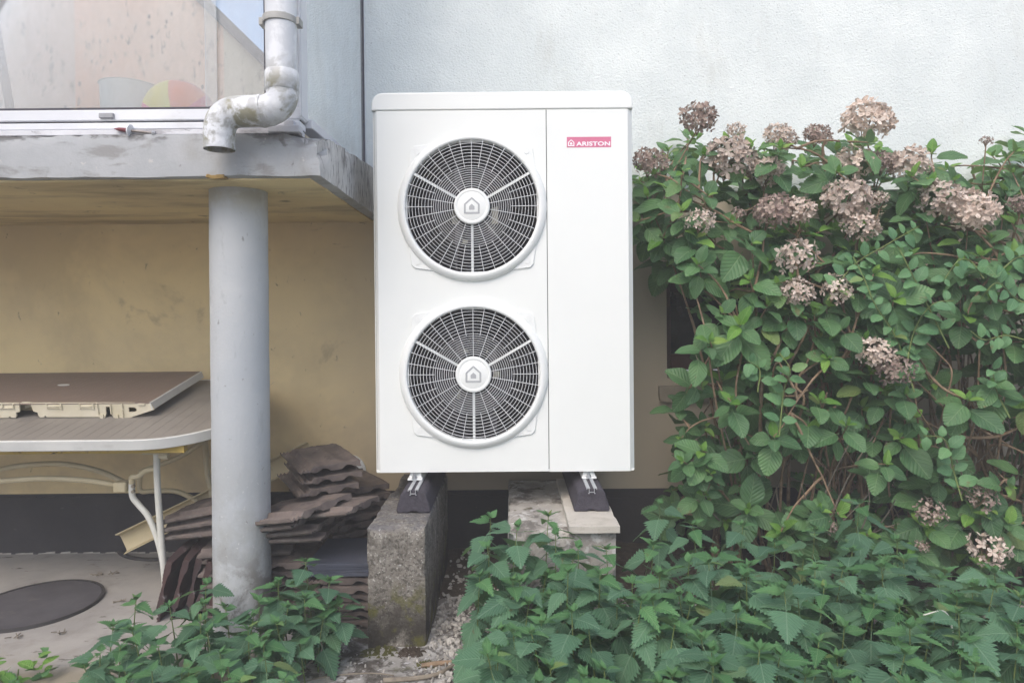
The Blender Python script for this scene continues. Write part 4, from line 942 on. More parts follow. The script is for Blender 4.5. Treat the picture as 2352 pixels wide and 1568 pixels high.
def leaf_mesh(name, L, W, prof, teeth, tooth, fold, droop, wav, pet, mats, seed, twist=0.0, cup=0.0):
    r = random.Random(seed); mb = MB(); uvs = []
    st = [i / (2 * teeth) for i in range(2 * teeth + 1)]
    cols = (-1, -.55, 0, .55, 1)
    for i, t in enumerate(st):
        w = prof(t) * W / 2
        for s in cols:
            k = 1.0; ty = t
            if abs(s) == 1:
                k = 1 + tooth if i % 2 else 1 - tooth; ty = t + (.35 / teeth if i % 2 else -.1 / teeth) * (1 if 0 < i < 2*teeth else 0)
            x = s * w * k; y = ty * L
            z = -droop * L * ty * ty * 1.0 + fold * abs(x) + cup * (abs(s) ** 2) * w + wav * math.sin(t * 14 + s * 2 + seed) * abs(s) * L
            tw = twist * ty; mb.v.append(Vector((x * math.cos(tw), y + pet, z + x * math.sin(tw)))); uvs.append((.5 + s * k * w / W, ty))
    n = 5
    for i in range(len(st) - 1):
        for j in range(4): mb.f.append((i*n + j, i*n + j + 1, (i+1)*n + j + 1, (i+1)*n + j)); 
    mb.m = [0] * len(mb.f)
    # leaf stalk
    b = len(mb.v); wd = L * .012 + .0007
    mb.v += [Vector(p) for p in ((-wd, 0, 0), (wd, 0, 0), (wd, pet + .02 * L, 0), (-wd, pet + .02 * L, 0), (0, 0, -wd * 1.5), (0, pet + .02 * L, -wd * 1.5))]; uvs += [(.5, .5)] * 6
    mb.f += [(b, b+1, b+2, b+3), (b, b+3, b+5, b+4), (b+1, b+4, b+5, b+2)]; mb.m += [0] * 3
    me = bpy.data.meshes.new(name); me.from_pydata(mb.v, [], mb.f); ul_ = me.uv_layers.new(name='UVMap')
    for lp in me.loops: ul_.data[lp.index].uv = uvs[lp.vertex_index]
    me.polygons.foreach_set('use_smooth', [True] * len(me.polygons)); me.materials.append(mats); return me
cord = lambda t: (min(1, (t + .02) / .22) ** .55) * (max(0, 1 - t) ** .82) * 1.22
ovat = lambda t: (math.sin(PI * min(1, t * .97 + .015) ** .78) ** .72) if t < .985 else .05
def variants(name, n, fn): return [fn(i) for i in range(n)]
NET = [leaf_mesh('leaf', 1.0, .88 + .06 * (i % 3), cord, 10, .16, .03 + .06 * (i % 3), .10 + .07 * (i % 4), .012, .30, LM['nettle'], i, .12 * (i % 3 - 1)) for i in range(7)]
NETY = [leaf_mesh('leaf', 1.0, .66, cord, 8, .18, .22, .15 + .1 * i, .012, .10, LM['nettle_young'], i + 20) for i in range(3)]
HYD = [leaf_mesh('leaf', 1.0, .72 + .06 * (i % 3), ovat, 14, .035, .10 + .07 * (i % 3), .12 + .10 * (i % 4), .014, .16, LM['hyd'], i + 40, .15 * (i % 3 - 1)) for i in range(7)]
HYDY = [leaf_mesh('leaf', 1.0, .56, ovat, 12, .04, .35, .10 + .1 * i, .012, .10, LM['hyd_young'], i + 60) for i in range(3)]
VIN = [leaf_mesh('leaf', 1.0, .62 + .06 * i, ovat, 6, .0, .18, .15 + .12 * i, .01, .12, LM['vine'], i + 80) for i in range(4)]

def leaf_matrix(p, d, up, s, roll=0.0):
    d = Vector(d).normalized(); up = Vector(up); n = (up - d * up.dot(d))
    n = n.normalized() if n.length > 1e-4 else d.orthogonal().normalized()
    x = d.cross(n); m = Matrix((x, d, n)).transposed()
    if roll: m = m @ Matrix.Rotation(roll, 3, 'Y')
    return Matrix.Translation(p) @ m.to_4x4() @ Matrix.Scale(s, 4)
def add_leaves(parent, leaves, org, limit=300):
    """leaves: (mesh, matrix, nearness); the nearest become parts of their own, the rest one joined mass"""
    leaves = sorted(leaves, key=lambda q: -q[2])
    T = Matrix.Translation(-Vector(org))
    for me, mx, _ in leaves[:limit]:
        o = bpy.data.objects.new('leaf', me); COL.objects.link(o); o.parent = parent; o.matrix_local = T @ mx
    rest = leaves[limit:]
    if rest:
        bm = bmesh.new(); uvl = bm.loops.layers.uv.new('UVMap'); rl_ = bm.verts.layers.float.new('rnd'); mats = []
        vs, fs, uv, rn, mi = [], [], [], [], []
        for me, mx, _ in rest:
            b = len(vs); m = T @ mx; q = rng.random(); mt = me.materials[0]
            if mt not in mats: mats.append(mt)
            vs += [m @ v.co for v in me.vertices]; rn += [q] * len(me.vertices)
            for p_ in me.polygons:
                fs.append([b + i for i in p_.vertices]); uv += [tuple(me.uv_layers[0].data[l].uv) for l in p_.loop_indices]; mi.append(mats.index(mt))
        bm.free(); m2 = bpy.data.meshes.new('inner_foliage'); m2.from_pydata(vs, [], fs); u = m2.uv_layers.new(name='UVMap')
        u.data.foreach_set('uv', [c for q in uv for c in q]); a = m2.attributes.new('rnd', 'FLOAT', 'POINT'); a.data.foreach_set('value', rn)
        m2.polygons.foreach_set('material_index', mi); m2.polygons.foreach_set('use_smooth', [True] * len(fs))
        o = link('inner_foliage', m2, mats, parent); o['kind'] = 'stuff'

# ---- nettles
def where(x, y, h):
    if x < -.4:
        a = 'left of the column' if x < -1.08 else ('in front of the column foot' if x < -.86 else 'between the column and the mossy block')
        b = 'tall toothed nettle' if h > .33 else 'short nettle'; g = 'nettles at the foot of the column'
    else:
        a = ('beside the mossy concrete block' if x < .10 else 'in front of the pale paving slab' if x < .38 else 'right of the paving slab' if x < .72 else 'below the hydrangea nearest the heat pump' if x < 1.05
             else 'below the middle hydrangea' if x < 1.4 else 'in the lower right corner of the patch')
        b = 'tall toothed nettle' if h > .37 else ('nettle' if y > 1.95 else 'low front row nettle'); g = 'nettles in the patch on the right'
        if b == 'nettle': b = 'back row nettle'
    return '%s %s' % (b, a), g
def nettle(x, y, h, label, group, lean=(0, 0), r=rng, size=1.0, zb_=0.0):
    label, group = where(x, y, h)
    t = thing('nettle_plant', label, 'nettle', (x, y, zb_), group); base = Vector((x, y, zb_))
    tip = Vector((x + lean[0], y + lean[1], zb_ + h)); mid = base.lerp(tip, .5) + Vector((lean[0] * -.3 + r.uniform(-.01, .01), r.uniform(-.01, .01), 0))
    P = lambda s: (1-s)**2 * base + 2*s*(1-s) * mid + s*s * tip
    part('stem', MB().tube([P(s / 7) for s in range(8)], [.0030 - .0018 * s / 7 for s in range(8)], 5), M['netstem'], t, smooth=True)
    L = []; n = int(h / .044); a0 = r.uniform(0, PI)
    for k in range(n):
        s = 1 - (0, .014, .040, .078, .12, .165, .21, .255, .30, .345, .39)[min(k, 10)] / h
        if s < .12: break
        sz = min(1.0, (.45, .80, .98, 1.05, 1.0, 1.0)[min(k, 5)]) * .094 * size * r.uniform(.85, 1.12)
        if s < .35: sz *= .8
        tilt = (.5, .0, -.3, -.5, -.7)[min(k, 4)] + r.uniform(-.2, .2)
        a0 += PI / 2 + r.uniform(-.15, .15)
        for sd_ in (0, 1):
            if k > 5 and r.random() < .25: continue
            a = a0 + PI * sd_ + r.uniform(-.2, .2)
            d = Vector((math.cos(a), math.sin(a), math.tan(max(-1.0, min(1.1, tilt + r.uniform(-.15, .15))))))
            me = r.choice(NETY) if k < (1 if r.random() < .6 else 2) else r.choice(NET)
            L.append((me, leaf_matrix(P(s), d, (0, 0, 1), sz, r.uniform(-.35, .35)), 1))
    if h > .2:      # small shoot leaves crowded at the tip
        for i in range(4):
            a = r.uniform(0, 2*PI); L.append((r.choice(NETY), leaf_matrix(P(1), (math.cos(a)*.5, math.sin(a)*.5, .9), (0, 0, 1), .024 * size, 0), 1))
    add_leaves(t, L, base); return t
def inside(p, poly):
    c = False; n = len(poly)
    for i in range(n):
        a, b = poly[i], poly[i-1]
        if (a[1] > p[1]) != (b[1] > p[1]) and p[0] < (b[0]-a[0])*(p[1]-a[1])/(b[1]-a[1])+a[0]: c = not c
    return c
def pix(p):
    q = CR.transposed() @ (Vector(p) - CAM); return (W0/2 + FPX * q.x / -q.z, CY - FPX * q.y / -q.z)
rn = random.Random(21)
pts = []
def scatter(n, x0, x1, y0, y1, dmin, ok):
    out = []; tries = 0
    while len(out) < n and tries < n * 60:
        tries += 1; p = (rn.uniform(x0, x1), rn.uniform(y0, y1))
        if ok(p) and all((p[0]-q[0])**2 + (p[1]-q[1])**2 < 1e9 and (p[0]-q[0])**2 + (p[1]-q[1])**2 > dmin**2 for q in out): out.append(p)
    return out
# plants that stick out are placed one by one: pixel of the tip, distance
rightnet = [(1135, 1192, 2.25), (1240, 1182, 2.20), (1190, 1218, 2.12), (1120, 1258, 2.12), (1290, 1225, 2.12), (1517, 1165, 2.50), (1600, 1205, 2.30), (1345, 1255, 2.05), (1415, 1268, 2.15),
            (1505, 1262, 2.10), (1700, 1215, 2.28), (1780, 1235, 2.20), (1958, 1155, 2.25), (1860, 1215, 2.30), (2040, 1235, 2.20), (2100, 1275, 2.12), (1570, 1295, 2.0), (1650, 1268, 2.1), (1860, 1290, 2.05), (1950, 1262, 2.1), (1115, 1312, 2.08), (1165, 1335, 1.98), (2200, 1325, 2.05), (1750, 1310, 2.02)]
lab_r = 'stinging nettle in the dense patch on the gravel at the lower right'
for x, y, Y in rightnet:
    p = at(x, y, Y); nettle(p.x + rn.uniform(-.03, .03), Y + rn.uniform(-.02, .06), max(.18, p.z), lab_r, 'nettles in the patch at the lower right', (rn.uniform(-.03, .03), rn.uniform(-.05, .0)), rn)
okr = lambda p: inside(pix((p[0], p[1], .36)), [(1090, 1330), (1250, 1290), (1400, 1330), (1560, 1330), (1750, 1290), (2050, 1290), (2330, 1330), (2420, 1360), (2300, 1440), (2210, 1520), (2150, 1640), (2120, 1900), (1200, 1900), (1190, 1560), (1150, 1450)])
for x, y in scatter(130, -.05, 2.2, 1.50, 2.3, .078, okr):
    h = rn.uniform(.30, .42) * (1.0 if y > 1.7 else .92)
    nettle(x, y, h, lab_r, 'nettles in the patch at the lower right', (rn.uniform(-.05, .05), rn.uniform(-.08, .01)), rn)
lab_l = 'stinging nettle in the clump at the foot of the round column'
leftnet = [(305, 1375, 2.12), (400, 1400, 2.08), (460, 1345, 2.18), (520, 1400, 2.08), (585, 1385, 2.12), (620, 1345, 2.20), (712, 1295, 2.26), (745, 1335, 2.22), (690, 1380, 2.14), (560, 1455, 1.98), (480, 1465, 1.95), (640, 1440, 2.0), (240, 1440, 2.05),
           (270, 1480, 1.95), (330, 1440, 2.0), (440, 1430, 2.02), (560, 1420, 2.06), (600, 1470, 1.95), (520, 1490, 1.9), (400, 1560, 1.8), (560, 1570, 1.78), (470, 1400, 2.1), (640, 1400, 2.1), (740, 1390, 2.18), (210, 1530, 1.88), (280, 1560, 1.82), (660, 1560, 1.82), (380, 1480, 1.95), (720, 1430, 2.10), (430, 1530, 1.85), (520, 1540, 1.82), (610, 1520, 1.85), (230, 1500, 1.92), (690, 1490, 2.0), (340, 1540, 1.85), (655, 1345, 2.24), (768, 1385, 2.2)]
for x, y, Y in leftnet:
    p = at(x, y, Y); nettle(p.x, Y + rn.uniform(0, .05), max(.12, p.z), lab_l, 'nettles at the foot of the column', (rn.uniform(-.03, .03), rn.uniform(-.03, 0)), rn, .95)
q = at(35, 1530, 2.05)
t = thing('weed_clump', 'bright green leafy weed in the bottom left corner of the patio edge', 'weed', (q.x, 2.05, 0)); L = []
for i in range(46):
    a, e = rn.uniform(0, 2*PI), rn.uniform(.1, 1.2); pp = Vector((q.x + rn.uniform(-.10, .07), 2.05 + rn.uniform(-.1, .1), rn.uniform(.01, max(.04, q.z))))
    L.append((rn.choice(HYDY + NETY), leaf_matrix(pp, (math.cos(a), math.sin(a), math.sin(e) - .3), (0, -.3, 1), rn.uniform(.03, .055)), 1))
part('stem', MB().tube([(q.x, 2.05, 0), (q.x + .01, 2.05, q.z * .9)], .002, 5).tube([(q.x, 2.05, 0), (q.x - .05, 2.03, q.z * .8)], .002, 5), M['netstem'], t)
add_leaves(t, L, (q.x, 2.05, 0))

# ---- hydrangea heads
def petal_mat(name, a, b, c):
    N = NT(name); t = N.t; p = N.n('ShaderNodeTexCoord').outputs['Object']
    r = N.n('ShaderNodeAttribute', attribute_name='rnd').outputs['Fac']; o = N.n('ShaderNodeObjectInfo').outputs['Random']
    col = N.mix(r, lin(a), lin(b)); col = N.mix(N.smooth(N.noise(N.pos(True), 90, 3), .5, .72), col, lin(c))
    col = N.n('ShaderNodeHueSaturation', {'Color': col, 'Value': N.math('MULTIPLY_ADD', o, .35, .80)}).outputs[0]
    N.l(col, N.b.inputs['Base Color']); N.b.inputs['Roughness'].default_value = .75; N.b.inputs['Specular IOR Level'].default_value = .2
    tl = N.n('ShaderNodeBsdfTranslucent', {'Color': col}); ms = N.n('ShaderNodeMixShader', {0: .25, 1: N.b.outputs[0], 2: tl.outputs[0]}); N.l(ms.outputs[0], N.out.inputs[0]); return N.m
PM = {'fresh': petal_mat('dried_beige_petal', 'c4b1a2', 'e4d8cd', '9a8174'), 'brown': petal_mat('dried_brown_petal', '96827a', 'c4b3a6', '6f5b53')}
def head_mesh(seed, mat_, n=95, ragged=.17):
    r = random.Random(seed); vs, fs, rnv = [], [], []
    for i in range(n):
        z = 1 - 1.62 * (i + .5) / n; a = i * 2.39996 + r.uniform(-.25, .25); q = math.sqrt(max(0, 1 - z*z))
        N_ = Vector((q * math.cos(a), q * math.sin(a), z)); rad = .86 + r.uniform(-ragged, ragged); N_ = (N_ + Vector((r.uniform(-.3, .3) for _ in range(3)))).normalized()
        rad *= 1 + .16 * noise.noise(N_ * 1.6 + Vector((seed * 5, 0, 0))); c = Vector((q * math.cos(a), q * math.sin(a), z * .88)) * rad; u = N_.orthogonal().normalized(); v = N_.cross(u); a0 = r.uniform(0, PI); S_ = r.uniform(.18, .30)
        for k in range(4):
            aa = a0 + k * PI / 2; d = u * math.cos(aa) + v * math.sin(aa); e = N_.cross(d); lift = r.uniform(.1, .75); cl_ = r.uniform(-.25, .35); m = r.random()
            b = len(vs); tipc = c + d * S_ + N_ * S_ * lift
            vs += [c, c + d * S_*.45 + e * S_*.36 + N_ * S_*(lift*.35 + cl_*.5), c + d * S_*.92 + e * S_*.30 + N_ * S_*(lift + cl_*.4), tipc + d * S_*.13 + N_*S_*r.uniform(-.25, .2),
                   c + d * S_*.92 - e * S_*.30 + N_ * S_*(lift + cl_*.4), c + d * S_*.45 - e * S_*.36 + N_ * S_*(lift*.35 + cl_*.5), c + d * S_*.6 + N_ * S_*(lift*.45 - .04)]
            fs += [(b, b+1, b+6), (b+1, b+2, b+6), (b+2, b+3, b+6), (b+3, b+4, b+6), (b+4, b+5, b+6), (b+5, b, b+6)]; rnv += [min(1, max(0, m))] * 7
    me = bpy.data.meshes.new('florets'); me.from_pydata(vs, [], fs); a = me.attributes.new('rnd', 'FLOAT', 'POINT'); a.data.foreach_set('value', rnv)
    me.polygons.foreach_set('use_smooth', [True] * len(fs)); me.materials.append(mat_); return me
HEADS = [head_mesh(1, PM['fresh'], 84), head_mesh(2, PM['fresh'], 70, .16), head_mesh(3, PM['brown'], 68, .16), head_mesh(4, PM['brown'], 34, .28), head_mesh(5, PM['fresh'], 38, .26)]

# ---- hydrangea shrubs
heads = [(1605, 272, 38, 2), (1995, 277, 50, 0), (1680, 362, 56, 0), (1762, 396, 38, 1), (1792, 315, 34, 1), (1877, 311, 28, 2), (1493, 372, 36, 2), (1965, 373, 42, 1), (2027, 374, 28, 2), (2087, 377, 42, 1),
         (1945, 457, 50, 0), (1977, 520, 37, 1), (1608, 507, 30, 4), (1697, 490, 15, 3), (1778, 485, 42, 2), (1832, 484, 36, 1), (2158, 456, 46, 1), (2228, 484, 52, 0), (2020, 455, 18, 4), (1828, 590, 42, 4),
         (1830, 671, 35, 1), (1922, 664, 34, 4), (2010, 808, 38, 1), (2052, 845, 38, 2), (2266, 324, 13, 3), (2349, 470, 26, 2), (2255, 1143, 32, 3), (2137, 1177, 31, 3), (2270, 1260, 42, 4), (2117, 1255, 14, 3), (1910, 1212, 15, 3), (1690, 300, 22, 4)]
OUT = [(1462, 395), (1500, 345), (1560, 330), (1585, 290), (1650, 285), (1700, 330), (1790, 330), (1850, 330), (1930, 300), (2050, 300), (2060, 370), (2140, 350), (2200, 400), (2235, 410), (2290, 320), (2420, 300), (2600, 400), (2600, 1290),
       (2300, 1300), (2100, 1260), (1800, 1240), (1560, 1215), (1530, 1180), (1542, 1075), (1562, 1000), (1552, 900), (1605, 800), (1632, 730), (1600, 660), (1505, 590), (1462, 530)]
HOLES = [(1880, 1060, 40, 40), (2160, 930, 50, 50), (1835, 860, 48, 90), (1950, 1035, 60, 55), (2200, 830, 100, 60), (2270, 1000, 110, 90), (1800, 1120, 70, 80), (1975, 1130, 90, 50), (1730, 740, 30, 60), (1640, 900, 24, 40)]
def hollow(x, y): return any(((x-a)/c)**2 + ((y-b)/d)**2 < 1 for a, b, c, d in HOLES)
rh_ = random.Random(5); tips = []
def depth(x, y):      # front surface of the bushes, nearer lower down and to the right
    return 2.62 + .18 * max(0, (620 - y) / 350) - .0 - .10 * max(0, (x - 1700) / 650) + (.12 if x < 1560 else 0)
def layer(n, dmin, dy, hollow_ok, jit):
    out = []; tries = 0
    while len(out) < n and tries < n * 40:
        tries += 1; x, y = rh_.uniform(1455, 2560), rh_.uniform(290, 1290)
        if not inside((x, y), OUT) or (not hollow_ok and hollow(x, y)): continue
        if any((x-a)**2 + (y-b)**2 < dmin**2 for a, b, *_ in out): continue
        out.append((x, y)); tips.append((x, y, depth(x, y) + dy + rh_.uniform(-jit, jit)))
layer(195, 47, 0, False, .13)
layer(130, 52, .22, False, .08)
layer(95, 62, .40, True, .05)
shr = {}
SH = [('left', 1720, 2.98, 'hydrangea shrub growing beside the heat pump with dried heads above its left side'),
      ('mid', 1930, 2.95, 'hydrangea shrub in the middle of the right bed with large beige heads on top'),
      ('right', 2250, 2.90, 'hydrangea shrub at the right picture edge above the nettles')]
for k, px_, Y, lb in SH:
    b = at(px_, 1250, Y); b.z = 0
    shr[k] = dict(t=thing('hydrangea_shrub', lb, 'hydrangea', b, 'hydrangea shrubs along the wall'), b=b, L=[], canes=[])
def which(x): return 'left' if x < 1765 else ('mid' if x < 2060 else 'right')
def bez(a, b, c, n=9): return [(1-s)**2*a + 2*s*(1-s)*b + s*s*c for s in [i/(n-1) for i in range(n)]]
def nearness(p): return -p.y
def cane(sh, tip, r0=.0055, from_ground=None):
    b = sh['b']
    if from_ground is None: from_ground = not sh['canes'] or rh_.random() < .24
    if from_ground or not sh['canes']:
        st = Vector((b.x + rh_.gauss(0, .10), b.y + rh_.uniform(-.10, .06), 0)); r1 = r0 * 1.5
        m = st.lerp(tip, .5) + Vector(((st.x - tip.x) * .22 + rh_.uniform(-.06, .06), (st.y - tip.y) * .3, .14 + rh_.uniform(-.04, .1)))
    else:
        c = min(rh_.sample(sh['canes'], min(10, len(sh['canes']))), key=lambda c: (c[6] - tip).length); st = c[rh_.choice((4, 5, 6))]; r1 = r0
        m = st.lerp(tip, .5) + Vector((rh_.uniform(-.05, .05), .03, rh_.uniform(-.02, .07)))
    if m.y > YW - .06: m.y = YW - .06
    pts_ = bez(st, m, tip); pts_ = [p + noise.noise_vector(p * 9) * .012 * (0 if i in (0, 8) else 1) for i, p in enumerate(pts_)]
    sh['canes'].append(pts_)
    part('stem', MB().tube(pts_, [r1 + (.0024 - r1) * i / 8 for i in range(9)], 6, caps=False), M['bark'], sh['t'], smooth=True)
    return (pts_[-1] - pts_[-2]).normalized()
def rosette(sh, tip, T, full=True, scale=1.0, big=True):
    a0 = rh_.uniform(0, PI); T = T.normalized(); u = T.orthogonal().normalized(); v = T.cross(u)
    spec_ = [(0.004, .042, 1.1), (.010, .072, .62), (.028, .104, .25), (.055, .122, .0), (.09, .122, -.15)]
    if not full: spec_ = spec_[1:]
    for k, (back, sz, el_) in enumerate(spec_):
        a0 += PI / 2 + rh_.uniform(-.2, .2)
        for s in (0, 1):
            if k > 2 and rh_.random() < .2: continue
            a = a0 + PI * s; e = el_ + rh_.uniform(-.18, .18); rad = u * math.cos(a) + v * math.sin(a)
            d = rad * math.cos(e) + T * math.sin(e); d.z -= .12 * (k > 1)
            me = rh_.choice(HYDY) if k < (2 if rh_.random() < .5 else 1) else rh_.choice(HYD)
            p = tip - T * back
            sh['L'].append((me, leaf_matrix(p, d, T + Vector((0, -.25, .55)), sz * scale * rh_.uniform(.62, 1.12), rh_.uniform(-.3, .3)), -p.y))
order = sorted(tips, key=lambda q: q[2] - 3 * (rh_.random() < .3))
for x, y, Y in order:
    sh = shr[which(x)]; tip = at(x, y, min(Y, YW - .10))
    if tip.z < .08: continue
    d = cane(sh, tip); T = (d * .35 + Vector((rh_.uniform(-.55, .55), -.62 + rh_.uniform(-.3, .3), .62 + rh_.uniform(-.35, .3)))).normalized()
    rosette(sh, tip, T, True, rh_.uniform(.70, 1.15) * (.85 if y > 1000 and x < 1700 else 1))
for x, y, rad, kind in heads:
    sh = shr[which(x)]; Y = depth(x, y) - (.10 if y > 400 else .02); r_ = rad / FPX * Y * 1.04; c = at(x, y, Y)
    T = Vector((rh_.uniform(-.25, .25), -.45, .85)).normalized(); me = HEADS[kind]
    fh = bpy.data.objects.new('flower_head', me); COL.objects.link(fh); fh.parent = sh['t']; fh.location = c - sh['b']
    fh.rotation_euler = T.to_track_quat('Z', 'Y').to_euler(); fh.rotation_euler.rotate_axis('Z', rh_.uniform(0, 6)); fh.scale = (r_, r_, r_ * rh_.uniform(.85, 1.0))
    if rad >= 12:
        base_ = c - T * r_ * .3; sh_c = cane(sh, base_, .004)
        # fine flower stalks fanning up inside the head
        mb = MB()
        for i in range(7):
            a = i * .9; e = c + Vector((math.cos(a) * .5, math.sin(a) * .5, .1)) * r_; mb.tube([c - T * r_ * 1.0, e], .0012, 4)
        o = part('flower_stalk', mb, M['bark'], sh['t'])
        if rad > 24: rosette(sh, c - T * r_ * 1.15, T, False, .8)
for k in shr: add_leaves(shr[k]['t'], shr[k]['L'], shr[k]['b'], 300)
# bare dead twigs low in the hollows
rt = random.Random(9)
for k, n in (('left', 14), ('mid', 12), ('right', 22)):
    sh = shr[k]
    for i in range(n):
        b = sh['b']; st = Vector((b.x + rt.uniform(-.2, .3), b.y + rt.uniform(-.3, 0), rt.uniform(0, .25))); e = st + Vector((rt.uniform(-.35, .4), rt.uniform(-.25, .1), rt.uniform(.15, .75)))
        m = st.lerp(e, .5) + Vector((rt.uniform(-.1, .1), rt.uniform(-.05, .05), rt.uniform(0, .1)))
        part('stem', MB().tube(bez(st, m, e), [.004, .004, .0038, .0036, .0033, .003, .0027, .0022, .0016], 5), M['twig'], sh['t'], smooth=True)

# canes that show in the open parts of the bushes
SHOWN = [('left', [(1735, 1240), (1744, 1089), (1749, 895), (1759, 854), (1782, 807), (1803, 760), (1817, 722)], 7.5), ('left', [(1760, 1230), (1768, 980), (1791, 878), (1812, 837), (1838, 790), (1867, 731)], 7), ('left', [(1790, 1220), (1800, 1060), (1846, 926), (1829, 889), (1835, 866), (1853, 834), (1875, 770)], 6),
  ('left', [(1841, 857), (1870, 837), (1908, 813)], 5), ('left', [(1777, 919), (1797, 910), (1832, 908), (1856, 895)], 4), ('mid', [(1850, 1230), (1880, 1060), (1903, 995), (1917, 969), (1938, 954), (1960, 900)], 6), ('mid', [(1800, 1060), (1864, 974), (1888, 951), (1920, 933)], 5.5),
  ('left', [(1835, 1033), (1870, 1050), (1908, 1086)], 4), ('mid', [(1903, 1007), (1940, 1008), (1988, 1004)], 3.6), ('left', [(1674, 966), (1724, 1001), (1777, 1015), (1830, 1030)], 4.5), ('left', [(1720, 1230), (1705, 1060), (1690, 900), (1705, 800), (1690, 700)], 5), ('left', [(1700, 1220), (1670, 1050), (1640, 900), (1620, 760), (1590, 650)], 5),
  ('right', [(2077, 743), (2156, 813), (2186, 854), (2171, 922), (2156, 980)], 4), ('right', [(2171, 922), (2215, 960), (2250, 1010)], 3.5), ('right', [(2200, 1004), (2273, 1004), (2317, 992), (2380, 960)], 7), ('right', [(2270, 925), (2297, 907), (2352, 913), (2400, 920)], 6), ('right', [(2250, 985), (2291, 1007), (2352, 1042), (2400, 1070)], 5),
  ('right', [(2124, 851), (2171, 895), (2230, 920)], 6), ('right', [(2200, 740), (2229, 772), (2262, 790), (2288, 769)], 5), ('mid', [(2090, 1230), (2080, 1000), (2075, 860), (2085, 770)], 5), ('mid', [(2110, 1230), (2110, 1000), (2098, 870), (2100, 760)], 4.5), ('mid', [(2060, 1230), (2040, 1100), (2050, 900), (2070, 800)], 5),
  ('right', [(2180, 1240), (2200, 1100), (2240, 960), (2250, 800)], 5), ('right', [(2230, 1240), (2280, 1100), (2310, 900), (2300, 760)], 5), ('mid', [(1960, 1230), (1950, 1120), (1990, 1050), (2030, 960)], 4.5), ('left', [(1810, 1230), (1840, 1120), (1870, 1000), (1900, 900)], 4.5), ('mid', [(1990, 1220), (1975, 1100), (1940, 1030)], 4)]
for k, pl_, wdt in SHOWN:
    P_ = smoothpath([at(x, y, depth(x, y) - .02 + .28 * max(0, (y - 900) / 350) + .02 * math.sin(x)) for x, y in pl_], 6)
    r0 = wdt * .001; part('stem', MB().tube(P_, [r0 * (1 - .35 * i / len(P_)) * (1 + .12 * math.sin(i * 2.3)) for i in range(len(P_))], 7), M['bark'], shr[k]['t'], smooth=True)

# ---- twining vine with small blue-green leaves over the right shrubs
vb = at(2180, 1250, 2.7); vb.z = 0
vt_ = thing('climbing_vine', 'blue green small leaved vine trailing through the hydrangeas on the right', 'vine', vb); VL = []
vines = [[(2100, 900), (2060, 780), (2010, 700), (1985, 640), (1960, 590)], [(2180, 800), (2120, 680), (2080, 600), (2060, 560)], [(1900, 690), (1960, 610), (2040, 560), (2110, 520)], 
         [(2260, 640), (2230, 600), (2200, 600), (2170, 640)], [(2352, 780), (2310, 770), (2260, 780), (2230, 760)], [(2320, 960), (2290, 900), (2280, 850)], [(2210, 1150), (2190, 1080), (2170, 1010), (2120, 1000)],
         [(1790, 1000), (1800, 900), (1815, 850), (1790, 810)], [(1740, 900), (1745, 850), (1720, 830)], [(2400, 700), (2340, 690), (2290, 650), (2250, 690)], [(2080, 850), (2100, 760), (2140, 700), (2190, 690)],
         [(2300, 620), (2340, 590), (2380, 600)] ]
for vn in vines:
    P_ = smoothpath([at(x, y, depth(x, y) - .13 + .03 * math.sin(i * 2)) for i, (x, y) in enumerate(vn)], 6)
    part('stem', MB().tube(P_, [.0028 - .0014 * i / len(P_) for i in range(len(P_))], 5), M['netstem'], vt_, smooth=True)
    acc = 0
    for i in range(1, len(P_)):
        acc += (P_[i] - P_[i-1]).length
        if acc > .046:
            acc = 0; tdir = (P_[i] - P_[i-1]).normalized()
            for s in (-1, 1):
                side = tdir.cross(Vector((0, -1, .3))).normalized() * s
                d = side + tdir * .5 + Vector((rt.uniform(-.3, .3), -.35, rt.uniform(-.3, .2)))
                VL.append((rt.choice(VIN), leaf_matrix(P_[i], d, (0, -.8, .6), rt.uniform(.040, .078) * (1 - .4 * i / len(P_)), rt.uniform(-.4, .4)), 1))
add_leaves(vt_, VL, vb, 300)
a = at(2170, 1010, depth(2170, 1010)); part('stem', MB().tube(bez(vb, vb.lerp(a, .5) + Vector((.05, 0, .1)), a), .004, 5), M['twig'], vt_, smooth=True)

